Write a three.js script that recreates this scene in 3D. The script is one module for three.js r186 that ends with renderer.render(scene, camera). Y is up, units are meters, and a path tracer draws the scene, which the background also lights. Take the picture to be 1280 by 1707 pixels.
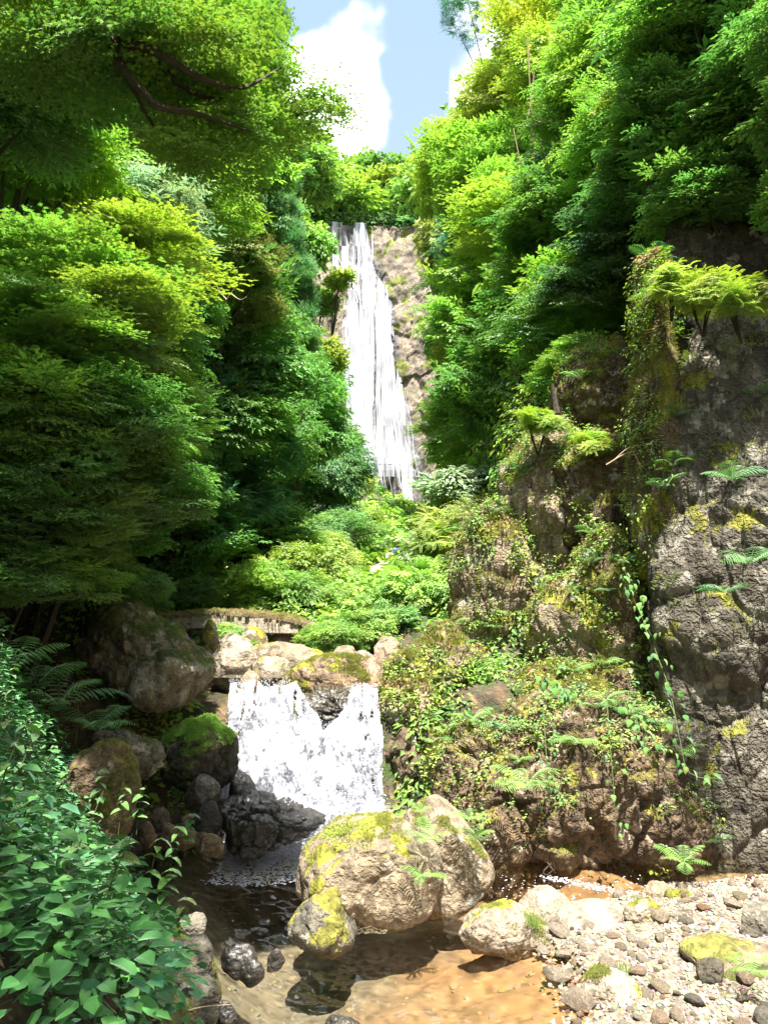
import * as THREE from 'three';
import { mergeGeometries, mergeVertices } from 'three/addons/utils/BufferGeometryUtils.js';
import { ImprovedNoise } from 'three/addons/math/ImprovedNoise.js';
import { MarchingCubes } from 'three/addons/objects/MarchingCubes.js';

// ------------------------------------------------------------------ camera, sky, sun, exposure
const scene = new THREE.Scene();
const V3 = THREE.Vector3;
const F = 1282, CX = 640, CY = 853.5, PITCH = Math.atan(146.5 / F), EYE = 3.0;
const camera = new THREE.PerspectiveCamera(2 * Math.atan(CY / F) * 180 / Math.PI, 767 / 1024, 0.1, 900);
camera.position.set(0, EYE, 0);
camera.rotation.set(PITCH, 0, 0);
scene.add(camera);

const SUN = new V3(0.06, 0.92, 0.38).normalize();
const sun = new THREE.DirectionalLight(new THREE.Color(1.0, 0.95, 0.86), 5.0);
sun.position.copy(SUN).multiplyScalar(120).add(new V3(0, 0, -30));
sun.target.position.set(0, 0, -30); scene.add(sun.target);
sun.castShadow = true; sun.shadow.mapSize.set(4096, 4096); sun.shadow.radius = 1;
Object.assign(sun.shadow.camera, { left: -60, right: 60, top: 90, bottom: -60, near: 1, far: 300 });
scene.add(sun);

const renderer = new THREE.WebGLRenderer({ antialias: true });
renderer.toneMapping = THREE.LinearToneMapping;
renderer.toneMappingExposure = 4.0;
renderer.shadowMap.enabled = true;

// ------------------------------------------------------------------ random numbers and noise
function rngOf(seed) { let a = seed >>> 0; return () => { a = (a + 0x6D2B79F5) >>> 0; let t = a; t = Math.imul(t ^ (t >>> 15), t | 1); t ^= t + Math.imul(t ^ (t >>> 7), t | 61); return ((t ^ (t >>> 14)) >>> 0) / 4294967296; }; }
const PN = new ImprovedNoise();
const noise = (x, y, z) => PN.noise(x + 100.37, y + 200.71, z + 300.13);
function fbm(x, y, z, o = 4) { let s = 0, a = 0.5; for (let i = 0; i < o; i++) { s += a * noise(x, y, z); x = x * 2.03 + 7.1; y = y * 2.03 + 3.7; z = z * 2.03 + 5.3; a *= 0.5; } return s; }
const hash3 = (x, y, z, k) => { let h = Math.imul(x | 0, 374761393) ^ Math.imul(y | 0, 668265263) ^ Math.imul(z | 0, 2147483647 - 19) ^ Math.imul(k, 1274126177); h = Math.imul(h ^ (h >>> 13), 1274126177); h ^= h >>> 16; return (h >>> 0) / 4294967296; };
const hashI = (x, y, z) => { let h = Math.imul(x, 374761393) ^ Math.imul(y, 668265263) ^ Math.imul(z, 2147483629); h = Math.imul(h ^ (h >>> 13), 1274126177); h ^= h >>> 16; h = Math.imul(h, 2246822519); return (h ^ (h >>> 15)) >>> 0; };
const cellOut = [0, 0, 0];
function cells(x, y, z) {                    // distances to the two closest cell points, and the cell's own random number
  const ix = Math.floor(x), iy = Math.floor(y), iz = Math.floor(z); let f1 = 9, f2 = 9, id = 0;
  for (let a = -1; a < 2; a++) for (let b = -1; b < 2; b++) for (let c = -1; c < 2; c++) {
    const X = ix + a, Y = iy + b, Z = iz + c, h = hashI(X, Y, Z), dx = X + (h & 1023) / 1023 - x, dy = Y + ((h >>> 10) & 1023) / 1023 - y, dz = Z + ((h >>> 20) & 1023) / 1023 - z, d = dx * dx + dy * dy + dz * dz;
    if (d < f1) { f2 = f1; f1 = d; id = ((h >>> 5) & 4095) / 4095; } else if (d < f2) f2 = d;
  }
  cellOut[0] = Math.sqrt(f1); cellOut[1] = Math.sqrt(f2); cellOut[2] = id; return cellOut;
}
const clamp = (x, a = 0, b = 1) => Math.min(b, Math.max(a, x));
const sstep = (a, b, x) => { const t = clamp((x - a) / (b - a)); return t * t * (3 - 2 * t); };
const lerp = (a, b, t) => a + (b - a) * t;
function curve(pts) { return (x) => { if (x <= pts[0][0]) return pts[0][1]; for (let i = 1; i < pts.length; i++) if (x <= pts[i][0]) { const [a, p] = pts[i - 1], [b, q] = pts[i]; return lerp(p, q, (x - a) / (b - a)); } return pts[pts.length - 1][1]; }; }

// a point in the gorge from a sight line in the photograph and a distance ahead (metres)
const cosP = Math.cos(PITCH), sinP = Math.sin(PITCH);
function at(px, py, d) { const u = (px - CX) / F, v = (CY - py) / F, k = d / (cosP - v * sinP); return new V3(u * k, EYE + (v * cosP + sinP) * k, -d); }

// ------------------------------------------------------------------ sky: pale summer blue with cumulus
{
  const W = 2048, H = 1024, data = new Float32Array(W * H * 4);
  const c0 = at(560, 140, 100).sub(camera.position).normalize();
  const caz = Math.atan2(c0.z, c0.x), cel = Math.asin(c0.y);
  for (let j = 0; j < H; j++) {
    const el = ((j + 0.5) / H - 0.5) * Math.PI, s = Math.max(0, Math.sin(el)), ce = Math.cos(el);
    const t = Math.pow(s, 0.55);
    const r = lerp(0.24, 0.115, t), g = lerp(0.29, 0.17, t), b = lerp(0.33, 0.255, t);
    for (let i = 0; i < W; i++) {
      const az = ((i + 0.5) / W - 0.5) * 2 * Math.PI, k = (j * W + i) * 4;
      let cl = 0, lum = 1.5;
      if (el > 0) {
        const x = ce * Math.cos(az), y = Math.sin(el), z = ce * Math.sin(az);
        const n = fbm(x * 9, y * 13, z * 9, 5);
        // the cumulus over the fall; mostly unseen cloud added all round for fill light
        let da = az - caz; if (da > Math.PI) da -= 2 * Math.PI; if (da < -Math.PI) da += 2 * Math.PI;
        const q = Math.hypot(da * ce / 0.068, (el - cel) / 0.076);
        cl = sstep(-0.12, 0.4, 1 - q + n * 0.9 + 0.2 * fbm(x * 40, y * 50, z * 40, 2)); cl *= cl;
        const big = fbm(x * 2.1 + 4, y * 3.4, z * 2.1, 3);
        if (q > 2.6 || da > 0.16) cl = Math.max(cl, sstep(-0.06, 0.2, big + n * 0.35) * sstep(1.4, 3.0, q));
        if (cl > 0) lum = 1.5 + 0.5 * fbm(x * 14, y * 18, z * 14, 3);
      }
      data[k] = lerp(r, lum, cl); data[k + 1] = lerp(g, lum, cl); data[k + 2] = lerp(b, lum * 1.01, cl); data[k + 3] = 1;
    }
  }
  const sky = new THREE.DataTexture(data, W, H, THREE.RGBAFormat, THREE.FloatType);
  sky.mapping = THREE.EquirectangularReflectionMapping; sky.magFilter = sky.minFilter = THREE.LinearFilter; sky.needsUpdate = true;
  scene.background = sky; scene.environment = sky;
}

// ------------------------------------------------------------------ textures
function tileNoise(P, seed) { return (u, v) => { const x = u * P, y = v * P, ix = Math.floor(x), iy = Math.floor(y), fx = x - ix, fy = y - iy, sx = fx * fx * (3 - 2 * fx), sy = fy * fy * (3 - 2 * fy), m = (a) => ((a % P) + P) % P, h = (a, b) => hash3(m(a), m(b), seed, 7); return lerp(lerp(h(ix, iy), h(ix + 1, iy), sx), lerp(h(ix, iy + 1), h(ix + 1, iy + 1), sx), sy); }; }
function tileFbm(P, seed, o) { const ns = []; for (let i = 0; i < o; i++) ns.push(tileNoise(P << i, seed + i)); return (u, v) => { let s = 0, a = 0.5, w = 0; for (const n of ns) { s += a * n(u, v); w += a; a *= 0.6; } return s / w; }; }
function texture(N, fn, srgb = false) {
  const d = new Uint8Array(N * N * 4);
  for (let j = 0; j < N; j++) for (let i = 0; i < N; i++) { const c = fn((i + 0.5) / N, (j + 0.5) / N), k = (j * N + i) * 4, a = Array.isArray(c) ? c : [c, c, c]; for (let q = 0; q < 3; q++) d[k + q] = 255 * clamp(a[q]); d[k + 3] = a[3] === undefined ? 255 : 255 * clamp(a[3]); }
  const t = new THREE.DataTexture(d, N, N); t.wrapS = t.wrapT = THREE.RepeatWrapping; t.magFilter = THREE.LinearFilter; t.minFilter = THREE.LinearMipmapLinearFilter; t.generateMipmaps = true; if (srgb) t.colorSpace = THREE.SRGBColorSpace; t.needsUpdate = true; return t;
}
const gA = tileFbm(6, 11, 6), gB = tileFbm(40, 31, 3), gC = tileFbm(14, 51, 4);
const rockMap = texture(512, (u, v) => { const s = gA(u, v), f = gB(u, v), c = gC(u, v); let k = 0.62 + 0.5 * (s - 0.5) + 0.55 * (f - 0.5); if (c > 0.60) k += 0.22 * (c - 0.60) / 0.1; if (c < 0.40) k -= 0.13 * (0.40 - c) / 0.1; return [k * 1.02, k, k * 0.95]; });
const rockBump = texture(512, (u, v) => { const s = gA(u, v), f = gB(u, v), c = gC(u, v); return 0.5 * s + 0.3 * f + 0.35 * Math.min(1, Math.abs(c - 0.5) * 6); });
const barkMap = texture(256, (u, v) => { const n = gA(u * 2 % 1, v * 0.5 % 1), f = gB(u, v); return 0.55 + 0.6 * (n - 0.5) + 0.4 * (f - 0.5); });
const leafMap = texture(128, (u, v) => { const x = Math.abs(u - 0.5) * 2, mid = Math.exp(-x * x * 900), w = ((v * 7 - x * 2.4) % 1 + 1) % 1, vein = Math.exp(-Math.pow((w - 0.5) * 9, 2)) * 0.55; const k = 0.80 + 0.20 * Math.max(mid, vein) + 0.16 * (gC(u, v) - 0.5); return [k, k, k]; });
const leafBump = texture(128, (u, v) => { const x = Math.abs(u - 0.5) * 2, w = ((v * 7 - x * 2.4) % 1 + 1) % 1; return 1 - Math.max(Math.exp(-x * x * 500), Math.exp(-Math.pow((w - 0.5) * 6, 2))); });

// ------------------------------------------------------------------ materials
const rgb = (r, g, b) => new THREE.Color().setRGB(r, g, b);
const M = {};
M.rock = new THREE.MeshStandardMaterial({ vertexColors: true, map: rockMap, bumpMap: rockBump, bumpScale: 0.024, roughness: 0.93 });
M.faceRock = new THREE.MeshStandardMaterial({ vertexColors: true, map: rockMap, bumpMap: rockBump, bumpScale: 0.07, roughness: 0.95 });
M.wetRock = new THREE.MeshPhysicalMaterial({ vertexColors: true, map: rockMap, bumpMap: rockBump, bumpScale: 0.016, roughness: 0.5, clearcoat: 0.2, clearcoatRoughness: 0.25 });
M.ground = new THREE.MeshStandardMaterial({ vertexColors: true, map: rockMap, bumpMap: rockBump, bumpScale: 0.03, roughness: 0.97 });
M.leaf = new THREE.MeshPhysicalMaterial({ color: 0xffffff, vertexColors: true, roughness: 1, transmission: 0.5, thickness: 0, clearcoat: 0.22, clearcoatRoughness: 0.42, side: THREE.DoubleSide });
M.gloss = new THREE.MeshPhysicalMaterial({ color: 0xffffff, vertexColors: true, roughness: 1, transmission: 0.3, thickness: 0, clearcoat: 0.3, clearcoatRoughness: 0.35, side: THREE.DoubleSide });
M.grass = new THREE.MeshPhysicalMaterial({ color: 0xffffff, vertexColors: true, roughness: 1, transmission: 0.4, thickness: 0, side: THREE.DoubleSide });
M.bark = new THREE.MeshStandardMaterial({ color: rgb(0.11, 0.085, 0.06), map: barkMap, bumpMap: barkMap, bumpScale: 0.02, roughness: 0.95 });
M.darkBark = new THREE.MeshStandardMaterial({ color: rgb(0.11, 0.085, 0.06), map: barkMap, bumpMap: barkMap, bumpScale: 0.01, roughness: 0.95 });
M.twig = new THREE.MeshStandardMaterial({ color: rgb(0.30, 0.22, 0.14), roughness: 0.95 });
M.stem = new THREE.MeshStandardMaterial({ color: rgb(0.10, 0.13, 0.04), roughness: 0.8 });
M.foam = new THREE.MeshPhysicalMaterial({ color: rgb(0.62, 0.63, 0.69), roughness: 1, transmission: 0.3, thickness: 0, side: THREE.DoubleSide });
const bigLeaf = (r, g, b) => new THREE.MeshPhysicalMaterial({ color: rgb(r, g, b), map: leafMap, bumpMap: leafBump, bumpScale: 0.002, roughness: 1, transmission: 0.35, thickness: 0, clearcoat: 0.06, clearcoatRoughness: 0.4, side: THREE.DoubleSide });
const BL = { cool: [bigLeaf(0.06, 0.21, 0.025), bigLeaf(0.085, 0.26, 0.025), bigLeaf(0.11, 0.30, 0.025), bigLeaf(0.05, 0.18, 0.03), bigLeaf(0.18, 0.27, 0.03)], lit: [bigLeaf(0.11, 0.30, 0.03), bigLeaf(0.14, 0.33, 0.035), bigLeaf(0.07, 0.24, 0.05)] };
const frondMats = [[0.13, 0.29, 0.03], [0.17, 0.31, 0.03], [0.08, 0.22, 0.035], [0.04, 0.16, 0.035]].map(([r, g, b]) => new THREE.MeshPhysicalMaterial({ color: rgb(r, g, b), roughness: 1, transmission: 0.42, thickness: 0, clearcoat: 0.12, clearcoatRoughness: 0.5, side: THREE.DoubleSide }));

// ------------------------------------------------------------------ names, things
const taken = {};
function numbered(n) { const k = taken[n] = (taken[n] ?? -1) + 1; return k ? `${n}_${String(k).padStart(3, '0')}` : n; }
function tag(o, label, category, group, kind) { o.userData = { ...o.userData, label }; if (category) o.userData.category = category; if (group) o.userData.group = group; if (kind) o.userData.kind = kind; return o; }
function thing(name, label, category, group, pos) { const g = new THREE.Group(); g.name = numbered(name); if (pos) g.position.copy(pos); scene.add(g); return tag(g, label, category, group); }
function mesh(name, geo, mat, parent) { const m = new THREE.Mesh(geo, mat); m.name = parent === scene ? numbered(name) : name; m.castShadow = m.receiveShadow = true; (parent || scene).add(m); return m; }
function scatter(name, geo, mat, list, parent, kind = 'stuff') {   // list of [Matrix4, Color]
  const im = new THREE.InstancedMesh(geo, mat, list.length); im.name = parent === scene ? numbered(name) : name; im.castShadow = im.receiveShadow = true;
  list.forEach(([m, c], i) => { im.setMatrixAt(i, m); if (c) im.setColorAt(i, c); });
  im.userData.kind = kind; (parent || scene).add(im); return im;
}
const tmpM = () => new THREE.Matrix4();
function basis(pos, dir, up, s, sy = s) { const z = dir.clone().normalize(), x = new V3().crossVectors(up, z); if (x.lengthSq() < 1e-6) x.set(1, 0, 0); x.normalize(); const y = new V3().crossVectors(z, x); return tmpM().makeBasis(x.multiplyScalar(s), y.multiplyScalar(sy), z.multiplyScalar(s)).setPosition(pos); }

// ------------------------------------------------------------------ terrain height
const bedOf = curve([[-40, 1.45], [2.2, 1.45], [5.3, -0.1], [6, -0.28], [8.4, -0.4], [9.6, -0.55], [9.9, 0.2], [10.5, 1.55], [12, 1.75], [14, 1.95], [18, 2.7], [25, 3.3], [35, 3.9], [44, 4.45], [55, 6.2], [65, 8.5], [75, 11.2], [83, 13.2], [86, 14.5], [89.5, 44], [92, 47.3], [120, 64], [135, 66], [400, 60]]);
const shoreL = curve([[2, -0.2], [4, -0.8], [5, -1.2], [6.3, -1.75], [7.5, -2.15], [9, -2.4], [10, -2.5], [14, -4.3], [18, -5.3], [25, -5.0], [35, -6.2], [45, -7.8], [60, -8.4], [80, -7.2], [88, -4.5], [110, -12], [160, -40]]);
const shoreR = curve([[2, 0.2], [4.5, 0.5], [5.4, 1.2], [6, 1.55], [6.8, 1.6], [7.3, 1.35], [8, 2.2], [8.4, 2.9], [9, 2.6], [9.6, 1.2], [10, 0.3], [12, 0.6], [14, 1.1], [20, 2.0], [30, 3.2], [45, 4.6], [60, 5.6], [80, 5.2], [88, 5.0], [110, 12], [160, 40]]);
const slopeL = curve([[0, 0.75], [4, 1.2], [5.5, 2.0], [7.2, 2.2], [8.6, 1.0], [9, 0.9], [12, 1.5], [20, 1.9], [60, 1.9], [90, 1.5], [120, 0.6]]);
const slopeR = curve([[0, 0.09], [8, 0.09], [9.2, 0.12], [11.5, 0.2], [12.8, 0.8], [15, 1.5], [20, 1.9], [60, 1.9], [90, 1.5], [120, 0.5]]);
const bumps = [[-2.0, 19, 1.9, 2.2, 0.75], [0.6, 15.2, 1.3, 1.6, 0.55], [2.3, 22, 2.0, 3.5, 0.45], [-2.6, 32, 2.0, 4, 0.6], [2.6, 36, 2, 5, 1.6], [-3.2, 62, 4.0, 7, 2.4], [-4.2, 76, 4.2, 6, 4.0], [4.2, 14.5, 1.6, 2, 0.6]];
function ground(x, z) {
  const d = -z; let h = bedOf(d);
  const xl = shoreL(d), xr = shoreR(d);
  const capL = 38 + 10 * noise(d * 0.03, 1, 1), capR = 40;
  if (x < xl) { const e = xl - x; h += Math.min(capL, slopeL(d) * (e < 2.5 && d < 9 ? e * 0.8 : e) + (d < 9 ? Math.max(0, e - 2.5) * 1.2 : 0)); }
  else if (x > xr) { const e = x - xr; h = Math.max(h, d < 8.4 && d > 4 ? 0.04 : h) + Math.min(capR, slopeR(d) * e + (d < 8.2 ? Math.max(0, e - 4) * 1.5 : 0)); }
  else if (d > 5.3 && d < 9.8) { const e = Math.min(x - xl, xr - x); h = Math.min(0.03, -0.05 - (h < 0 ? -h : 0) * sstep(0, 1.2, e)); h -= 0.25 * sstep(0.6, 2.2, 1.2 - x) * sstep(0, 1, e); }
  // the wooded terraces above the rock faces on the far side of the gravel
  if (x > 0.2 && d > 9.9) h = Math.max(h, Math.min(30, Math.max(0, d - 11.2) * 1.15) * sstep(0.4, 2.2, x - shoreR(Math.max(d, 10)) * 0.8) * (1 - sstep(24, 40, d)));
  for (const [bx, bd, rx, rd, a] of bumps) { const q = ((x - bx) / rx) ** 2 + ((d - bd) / rd) ** 2; if (q < 6) h += a * Math.exp(-q); }
  const amp = clamp(Math.abs(h) * 0.12, 0.02, 1.2) * (d > 5 && d < 10 ? 0.5 : 1);
  return h + amp * fbm(x * 0.5, 3.3, z * 0.5, 4) * 1.4 + 0.03 * noise(x * 4, 1, z * 4);
}
function groundNormal(x, z) { const e = 0.25; return new V3(ground(x - e, z) - ground(x + e, z), 2 * e, ground(x, z - e) - ground(x, z + e)).normalize(); }

function boxUv(g, s = 1) {                   // uv in metres from the dominant axis of every face
  const n = g.index ? g.toNonIndexed() : g, p = n.attributes.position, uv = new Float32Array(p.count * 2), a = new V3(), b = new V3(), c = new V3(), e = new V3();
  for (let i = 0; i < p.count; i += 3) {
    a.fromBufferAttribute(p, i); b.fromBufferAttribute(p, i + 1); c.fromBufferAttribute(p, i + 2);
    e.subVectors(c, b).cross(a.clone().sub(b)); const ax = Math.abs(e.x), ay = Math.abs(e.y), az = Math.abs(e.z);
    [a, b, c].forEach((q, k) => { const [u, v] = ay > ax && ay > az ? [q.x, q.z] : ax > az ? [q.z, q.y] : [q.x, q.y]; uv[(i + k) * 2] = u * s; uv[(i + k) * 2 + 1] = v * s; });
  }
  n.setAttribute('uv', new THREE.BufferAttribute(uv, 2)); return n;
}
function sheet(xs, ds, hFn, colFn) {
  const nx = xs.length, nd = ds.length, pos = new Float32Array(nx * nd * 3), idx = [];
  for (let j = 0; j < nd; j++) for (let i = 0; i < nx; i++) { const k = (j * nx + i) * 3; pos[k] = xs[i]; pos[k + 1] = hFn(xs[i], -ds[j]); pos[k + 2] = -ds[j]; }
  for (let j = 0; j < nd - 1; j++) for (let i = 0; i < nx - 1; i++) { const a = j * nx + i; idx.push(a, a + 1, a + nx, a + 1, a + nx + 1, a + nx); }
  const g = new THREE.BufferGeometry(); g.setAttribute('position', new THREE.BufferAttribute(pos, 3)); g.setIndex(idx); g.computeVertexNormals();
  if (colFn) { const c = new Float32Array(nx * nd * 3), nn = g.attributes.normal; for (let i = 0; i < nx * nd; i++) { const q = colFn(pos[i * 3], pos[i * 3 + 1], pos[i * 3 + 2], nn.getY(i)); c.set(q, i * 3); } g.setAttribute('color', new THREE.BufferAttribute(c, 3)); }
  return g;
}
const axis = (stops) => { const out = []; for (let i = 0; i < stops.length - 1; i++) { const [a, st] = stops[i], b = stops[i + 1][0]; for (let x = a; x < b - 1e-6; x += st) out.push(x); } out.push(stops[stops.length - 1][0]); return out; };
{
  const soil = (x, y, z) => {
    const n = fbm(x * 1.3, y * 1.3, z * 1.3, 4), m = fbm(x * 3.1 + 9, y * 3, z * 3.1, 3), d = -z;
    let c = n > 0.05 ? [0.10, 0.075, 0.045] : [0.065, 0.055, 0.035];
    if (m > 0.12) c = [0.17, 0.115, 0.065];
    if (m < -0.12) c = [0.055, 0.085, 0.02];
    if (d > 4.8 && d < 10 && y < 0.5) {        // stream bed: rusty gravel; shade of the deep channel put in as darker colour
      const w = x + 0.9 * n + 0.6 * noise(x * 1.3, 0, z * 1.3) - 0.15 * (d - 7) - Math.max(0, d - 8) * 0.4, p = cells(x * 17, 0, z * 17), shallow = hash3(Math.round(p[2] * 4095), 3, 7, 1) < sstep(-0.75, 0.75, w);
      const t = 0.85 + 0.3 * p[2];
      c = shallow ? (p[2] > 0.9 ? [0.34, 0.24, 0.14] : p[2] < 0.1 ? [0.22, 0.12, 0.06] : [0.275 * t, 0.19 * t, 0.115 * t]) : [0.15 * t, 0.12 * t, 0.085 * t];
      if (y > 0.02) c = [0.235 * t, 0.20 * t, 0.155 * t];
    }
    return c;
  };
  const xs = axis([[-320, 40], [-80, 4], [-24, 0.7], [-8, 0.3], [-4, 0.075], [5.2, 0.3], [10, 0.8], [26, 4], [80, 40], [320, 1]]);
  const ds = axis([[-60, 8], [-4, 0.6], [2, 0.15], [5, 0.06], [10.6, 0.15], [16, 0.4], [40, 1], [84, 0.7], [95, 2.5], [140, 15], [400, 1]]);
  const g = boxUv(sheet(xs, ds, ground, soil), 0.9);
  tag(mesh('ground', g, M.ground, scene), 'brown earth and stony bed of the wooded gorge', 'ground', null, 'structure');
}

{
  const bed = (x, y, z) => { const d = -z, n = fbm(x * 1.1, 2, z * 1.1, 3), f = fbm(x * 7, 5, z * 7, 3), w = sstep(-0.7, 0.9, x + 0.9 * n + 0.6 * noise(x * 1.3, 0, z * 1.3) - 0.15 * (d - 7) - Math.max(0, d - 8) * 0.4), k = 1 + 0.9 * f, p = cells(x * 22, 0, z * 22)[2], q = p > 0.86 ? 1.3 : p < 0.12 ? 0.6 : 1; return [lerp(0.13, 0.225, w) * k * q, lerp(0.115, 0.13, w) * k * q, lerp(0.085, 0.062, w) * k * q]; };  // channel side darker: deep shade of the water put into the bed colour
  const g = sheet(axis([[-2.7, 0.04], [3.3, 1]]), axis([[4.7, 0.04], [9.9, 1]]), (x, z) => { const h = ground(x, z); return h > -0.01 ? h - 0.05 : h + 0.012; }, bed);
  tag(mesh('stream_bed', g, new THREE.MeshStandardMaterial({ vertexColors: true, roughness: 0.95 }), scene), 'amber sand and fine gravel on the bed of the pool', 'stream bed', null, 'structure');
}

// ------------------------------------------------------------------ rocks
const balls = {};
function ball(detail) {                      // an icosphere whose corners are shared
  if (!balls[detail]) { const p = new THREE.IcosahedronGeometry(1, detail).attributes.position, m = new Map(), P = [], I = []; for (let i = 0; i < p.count; i++) { const k = (Math.round(p.getX(i) * 20000) + 30000) * 3.6e9 + (Math.round(p.getY(i) * 20000) + 30000) * 60001 + Math.round(p.getZ(i) * 20000) + 30000; let j = m.get(k); if (j === undefined) { m.set(k, j = P.length / 3); P.push(p.getX(i), p.getY(i), p.getZ(i)); } I.push(j); } balls[detail] = [new Float32Array(P), I]; }
  const g = new THREE.BufferGeometry(); g.setAttribute('position', new THREE.BufferAttribute(balls[detail][0].slice(), 3)); g.setIndex(balls[detail][1].slice()); return g;
}
function rockGeo({ seed, size, detail = 24, planes = 11, bite = 0.34, soft = 9, rough = 1, strata = 0, stratAxis = [0.25, 1, 0.1], crack = 0, turn = 0, tilt = 0, cuts = [], color }) {
  const R = rngOf(seed), g0 = ball(detail), p = g0.attributes.position, v = new V3(), big = Math.max(...size), pl = [];
  for (let i = 0; i < planes; i++) { const n = new V3(R() * 2 - 1, R() * 2 - 1, R() * 2 - 1).normalize(); pl.push([n, 0.98 - bite * R()]); }
  for (const [x, y, z, d] of cuts) pl.push([new V3(x, y, z).normalize(), d]);
  const gap = 1.25 * big / detail, fineA = clamp(1.6 - gap * 28), fineB = clamp(1.6 - gap * 7);
  const rot = new THREE.Euler(tilt * (R() - 0.5), turn, tilt), sa = new V3(...stratAxis).normalize(), o = seed * 3.17 % 50;
  for (let i = 0; i < p.count; i++) {
    v.fromBufferAttribute(p, i).normalize();
    let s = Math.exp(-soft * 1.0); for (const [n, d] of pl) { const q = n.dot(v); if (q > 0.08) s += Math.exp(-soft * d / q); }
    const r = -Math.log(s) / soft + 0.08; const dir = v.clone();
    v.set(v.x * r * size[0], v.y * r * size[1], v.z * r * size[2]);
    const x = v.x + o, y = v.y, z = v.z; let e = 0.16 * big * fbm(x / big * 1.7, y / big * 1.7, z / big * 1.7, 3) * rough + 0.055 * rough * fbm(x * 2.6, y * 2.6, z * 2.6, gap < 0.04 ? 4 : 2) + 0.022 * rough * fineA * fbm(x * 11, y * 11, z * 11, 2);
    if (strata) { const t = (x * sa.x + y * sa.y + z * sa.z) * (big > 1 ? 3.4 : 6 / Math.min(1.5, big)) + 1.3 * noise(x * 1.2, y * 1.2, z * 1.2), fr = t - Math.floor(t); e += strata * (hash3(Math.floor(t), 1, seed, 2) - 0.5) - strata * 0.8 * Math.exp(-Math.pow((fr < 0.5 ? fr : fr - 1) * 9, 2)); }
    if (crack) { const k = 2.2 / Math.min(2, big), w = 0.25 * noise(x * 2, y * 2, z * 2), [a, b, id] = cells(x * k + w, y * k * 0.8 + w, z * k); e += crack * (id - 0.5) * 1.3 - crack * Math.exp(-Math.pow((b - a) * 9, 2)); const [a2, b2, i2] = cells(x * k * 3.1, y * k * 2.3, z * k * 3.1); e += fineB * crack * 0.55 * (i2 - 0.5) - fineB * crack * 0.4 * Math.exp(-Math.pow((b2 - a2) * 8, 2)); }
    v.addScaledVector(dir, e).applyEuler(rot); p.setXYZ(i, v.x, v.y, v.z);
  }
  g0.computeVertexNormals();
  const nn = g0.attributes.normal, c = new Float32Array(p.count * 3);
  for (let i = 0; i < p.count; i++) c.set(color(p.getX(i) + o, p.getY(i), p.getZ(i), nn.getY(i), nn.getX(i), nn.getZ(i)), i * 3);
  g0.setAttribute('color', new THREE.BufferAttribute(c, 3));
  return boxUv(g0, big > 1.5 ? 0.8 : 1.1);
}
const PAL = { cliff: [[0.235, 0.22, 0.19], [0.125, 0.115, 0.095]], tan: [[0.46, 0.385, 0.30], [0.33, 0.27, 0.20]], pale: [[0.52, 0.46, 0.39], [0.42, 0.36, 0.30]], pink: [[0.50, 0.37, 0.29], [0.38, 0.29, 0.22]], grey: [[0.30, 0.285, 0.25], [0.19, 0.18, 0.155]], brown: [[0.26, 0.19, 0.125], [0.17, 0.125, 0.085]], dark: [[0.14, 0.125, 0.10], [0.085, 0.078, 0.06]], black: [[0.075, 0.068, 0.065], [0.04, 0.037, 0.037]], red: [[0.36, 0.20, 0.13], [0.28, 0.15, 0.10]] };
for (const k in PAL) PAL[k] = PAL[k].map((c) => [c[0] * 0.80, c[1] * 0.765, c[2] * 0.70]);
function paint(pal, { moss = 9, mossCol = [0.17, 0.18, 0.025], lichen = 0.25, lichenCol = [0.52, 0.50, 0.44], mossUp = 0.5, stain = 0.3 } = {}) {
  const [A, B] = PAL[pal];
  return (x, y, z, ny, nx = 0) => {
    const n = fbm(x * 1.6, y * 1.6, z * 1.6, 4), s = fbm(x * 5, y * 2.0, z * 5, 3), l = fbm(x * 3.4 + 17, y * 3.4, z * 3.4, 4), m = fbm(x * 2.2 + 31, y * 2.2, z * 2.2 + 5, 4);
    const t = clamp(0.5 + 1.6 * n); let c = [0, 1, 2].map((k) => lerp(B[k], A[k], t));
    if (s > stain * 0.5) c = c.map((q) => q * 0.66);
    if (l > lichen) c = lichenCol.map((q, k) => lerp(c[k], q, 0.75));
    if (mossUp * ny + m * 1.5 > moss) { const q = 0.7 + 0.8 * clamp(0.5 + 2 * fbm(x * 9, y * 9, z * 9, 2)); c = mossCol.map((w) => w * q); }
    return c;
  };
}
const rocks = [];
// a boulder filling a box of the photograph's sight lines at distance d; sink buries its foot
function boulder(x0, y0, x1, y1, d, label, o = {}) {
  const a = at(x0, y1, d), b = at(x1, y0, d), w = b.x - a.x, h = b.y - a.y, c = a.clone().add(b).multiplyScalar(0.5);
  const size = [w * 0.5 * (o.kx || 1.06), h * 0.5 * (o.ky || 1.08), (o.thick ? o.thick / 2 : Math.min(w, Math.max(h, w * 0.6)) * 0.5)];
  if (o.sink) { c.y -= o.sink / 2; size[1] += o.sink / 2; }
  const back = o.back ?? size[2] * (h > 0.62 ? 0.6 : 0.15), gk = (d + back) / d; c.sub(camera.position).multiplyScalar(gk).add(camera.position); size[0] *= gk; size[1] *= gk;
  const g = rockGeo({ seed: o.seed ?? (rocks.length * 7 + 13), size, color: o.color || paint(o.pal || 'tan', o), ...o });
  const m = mesh(o.name || 'boulder', g, o.wet ? M.wetRock : o.name === 'rock_face' ? M.faceRock : M.rock, scene); m.position.copy(c);
  tag(m, label, o.category || 'boulder', o.group); rocks.push(m); return m;
}
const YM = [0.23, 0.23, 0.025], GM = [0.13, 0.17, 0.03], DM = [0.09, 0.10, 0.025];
const R_ = {};
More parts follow.
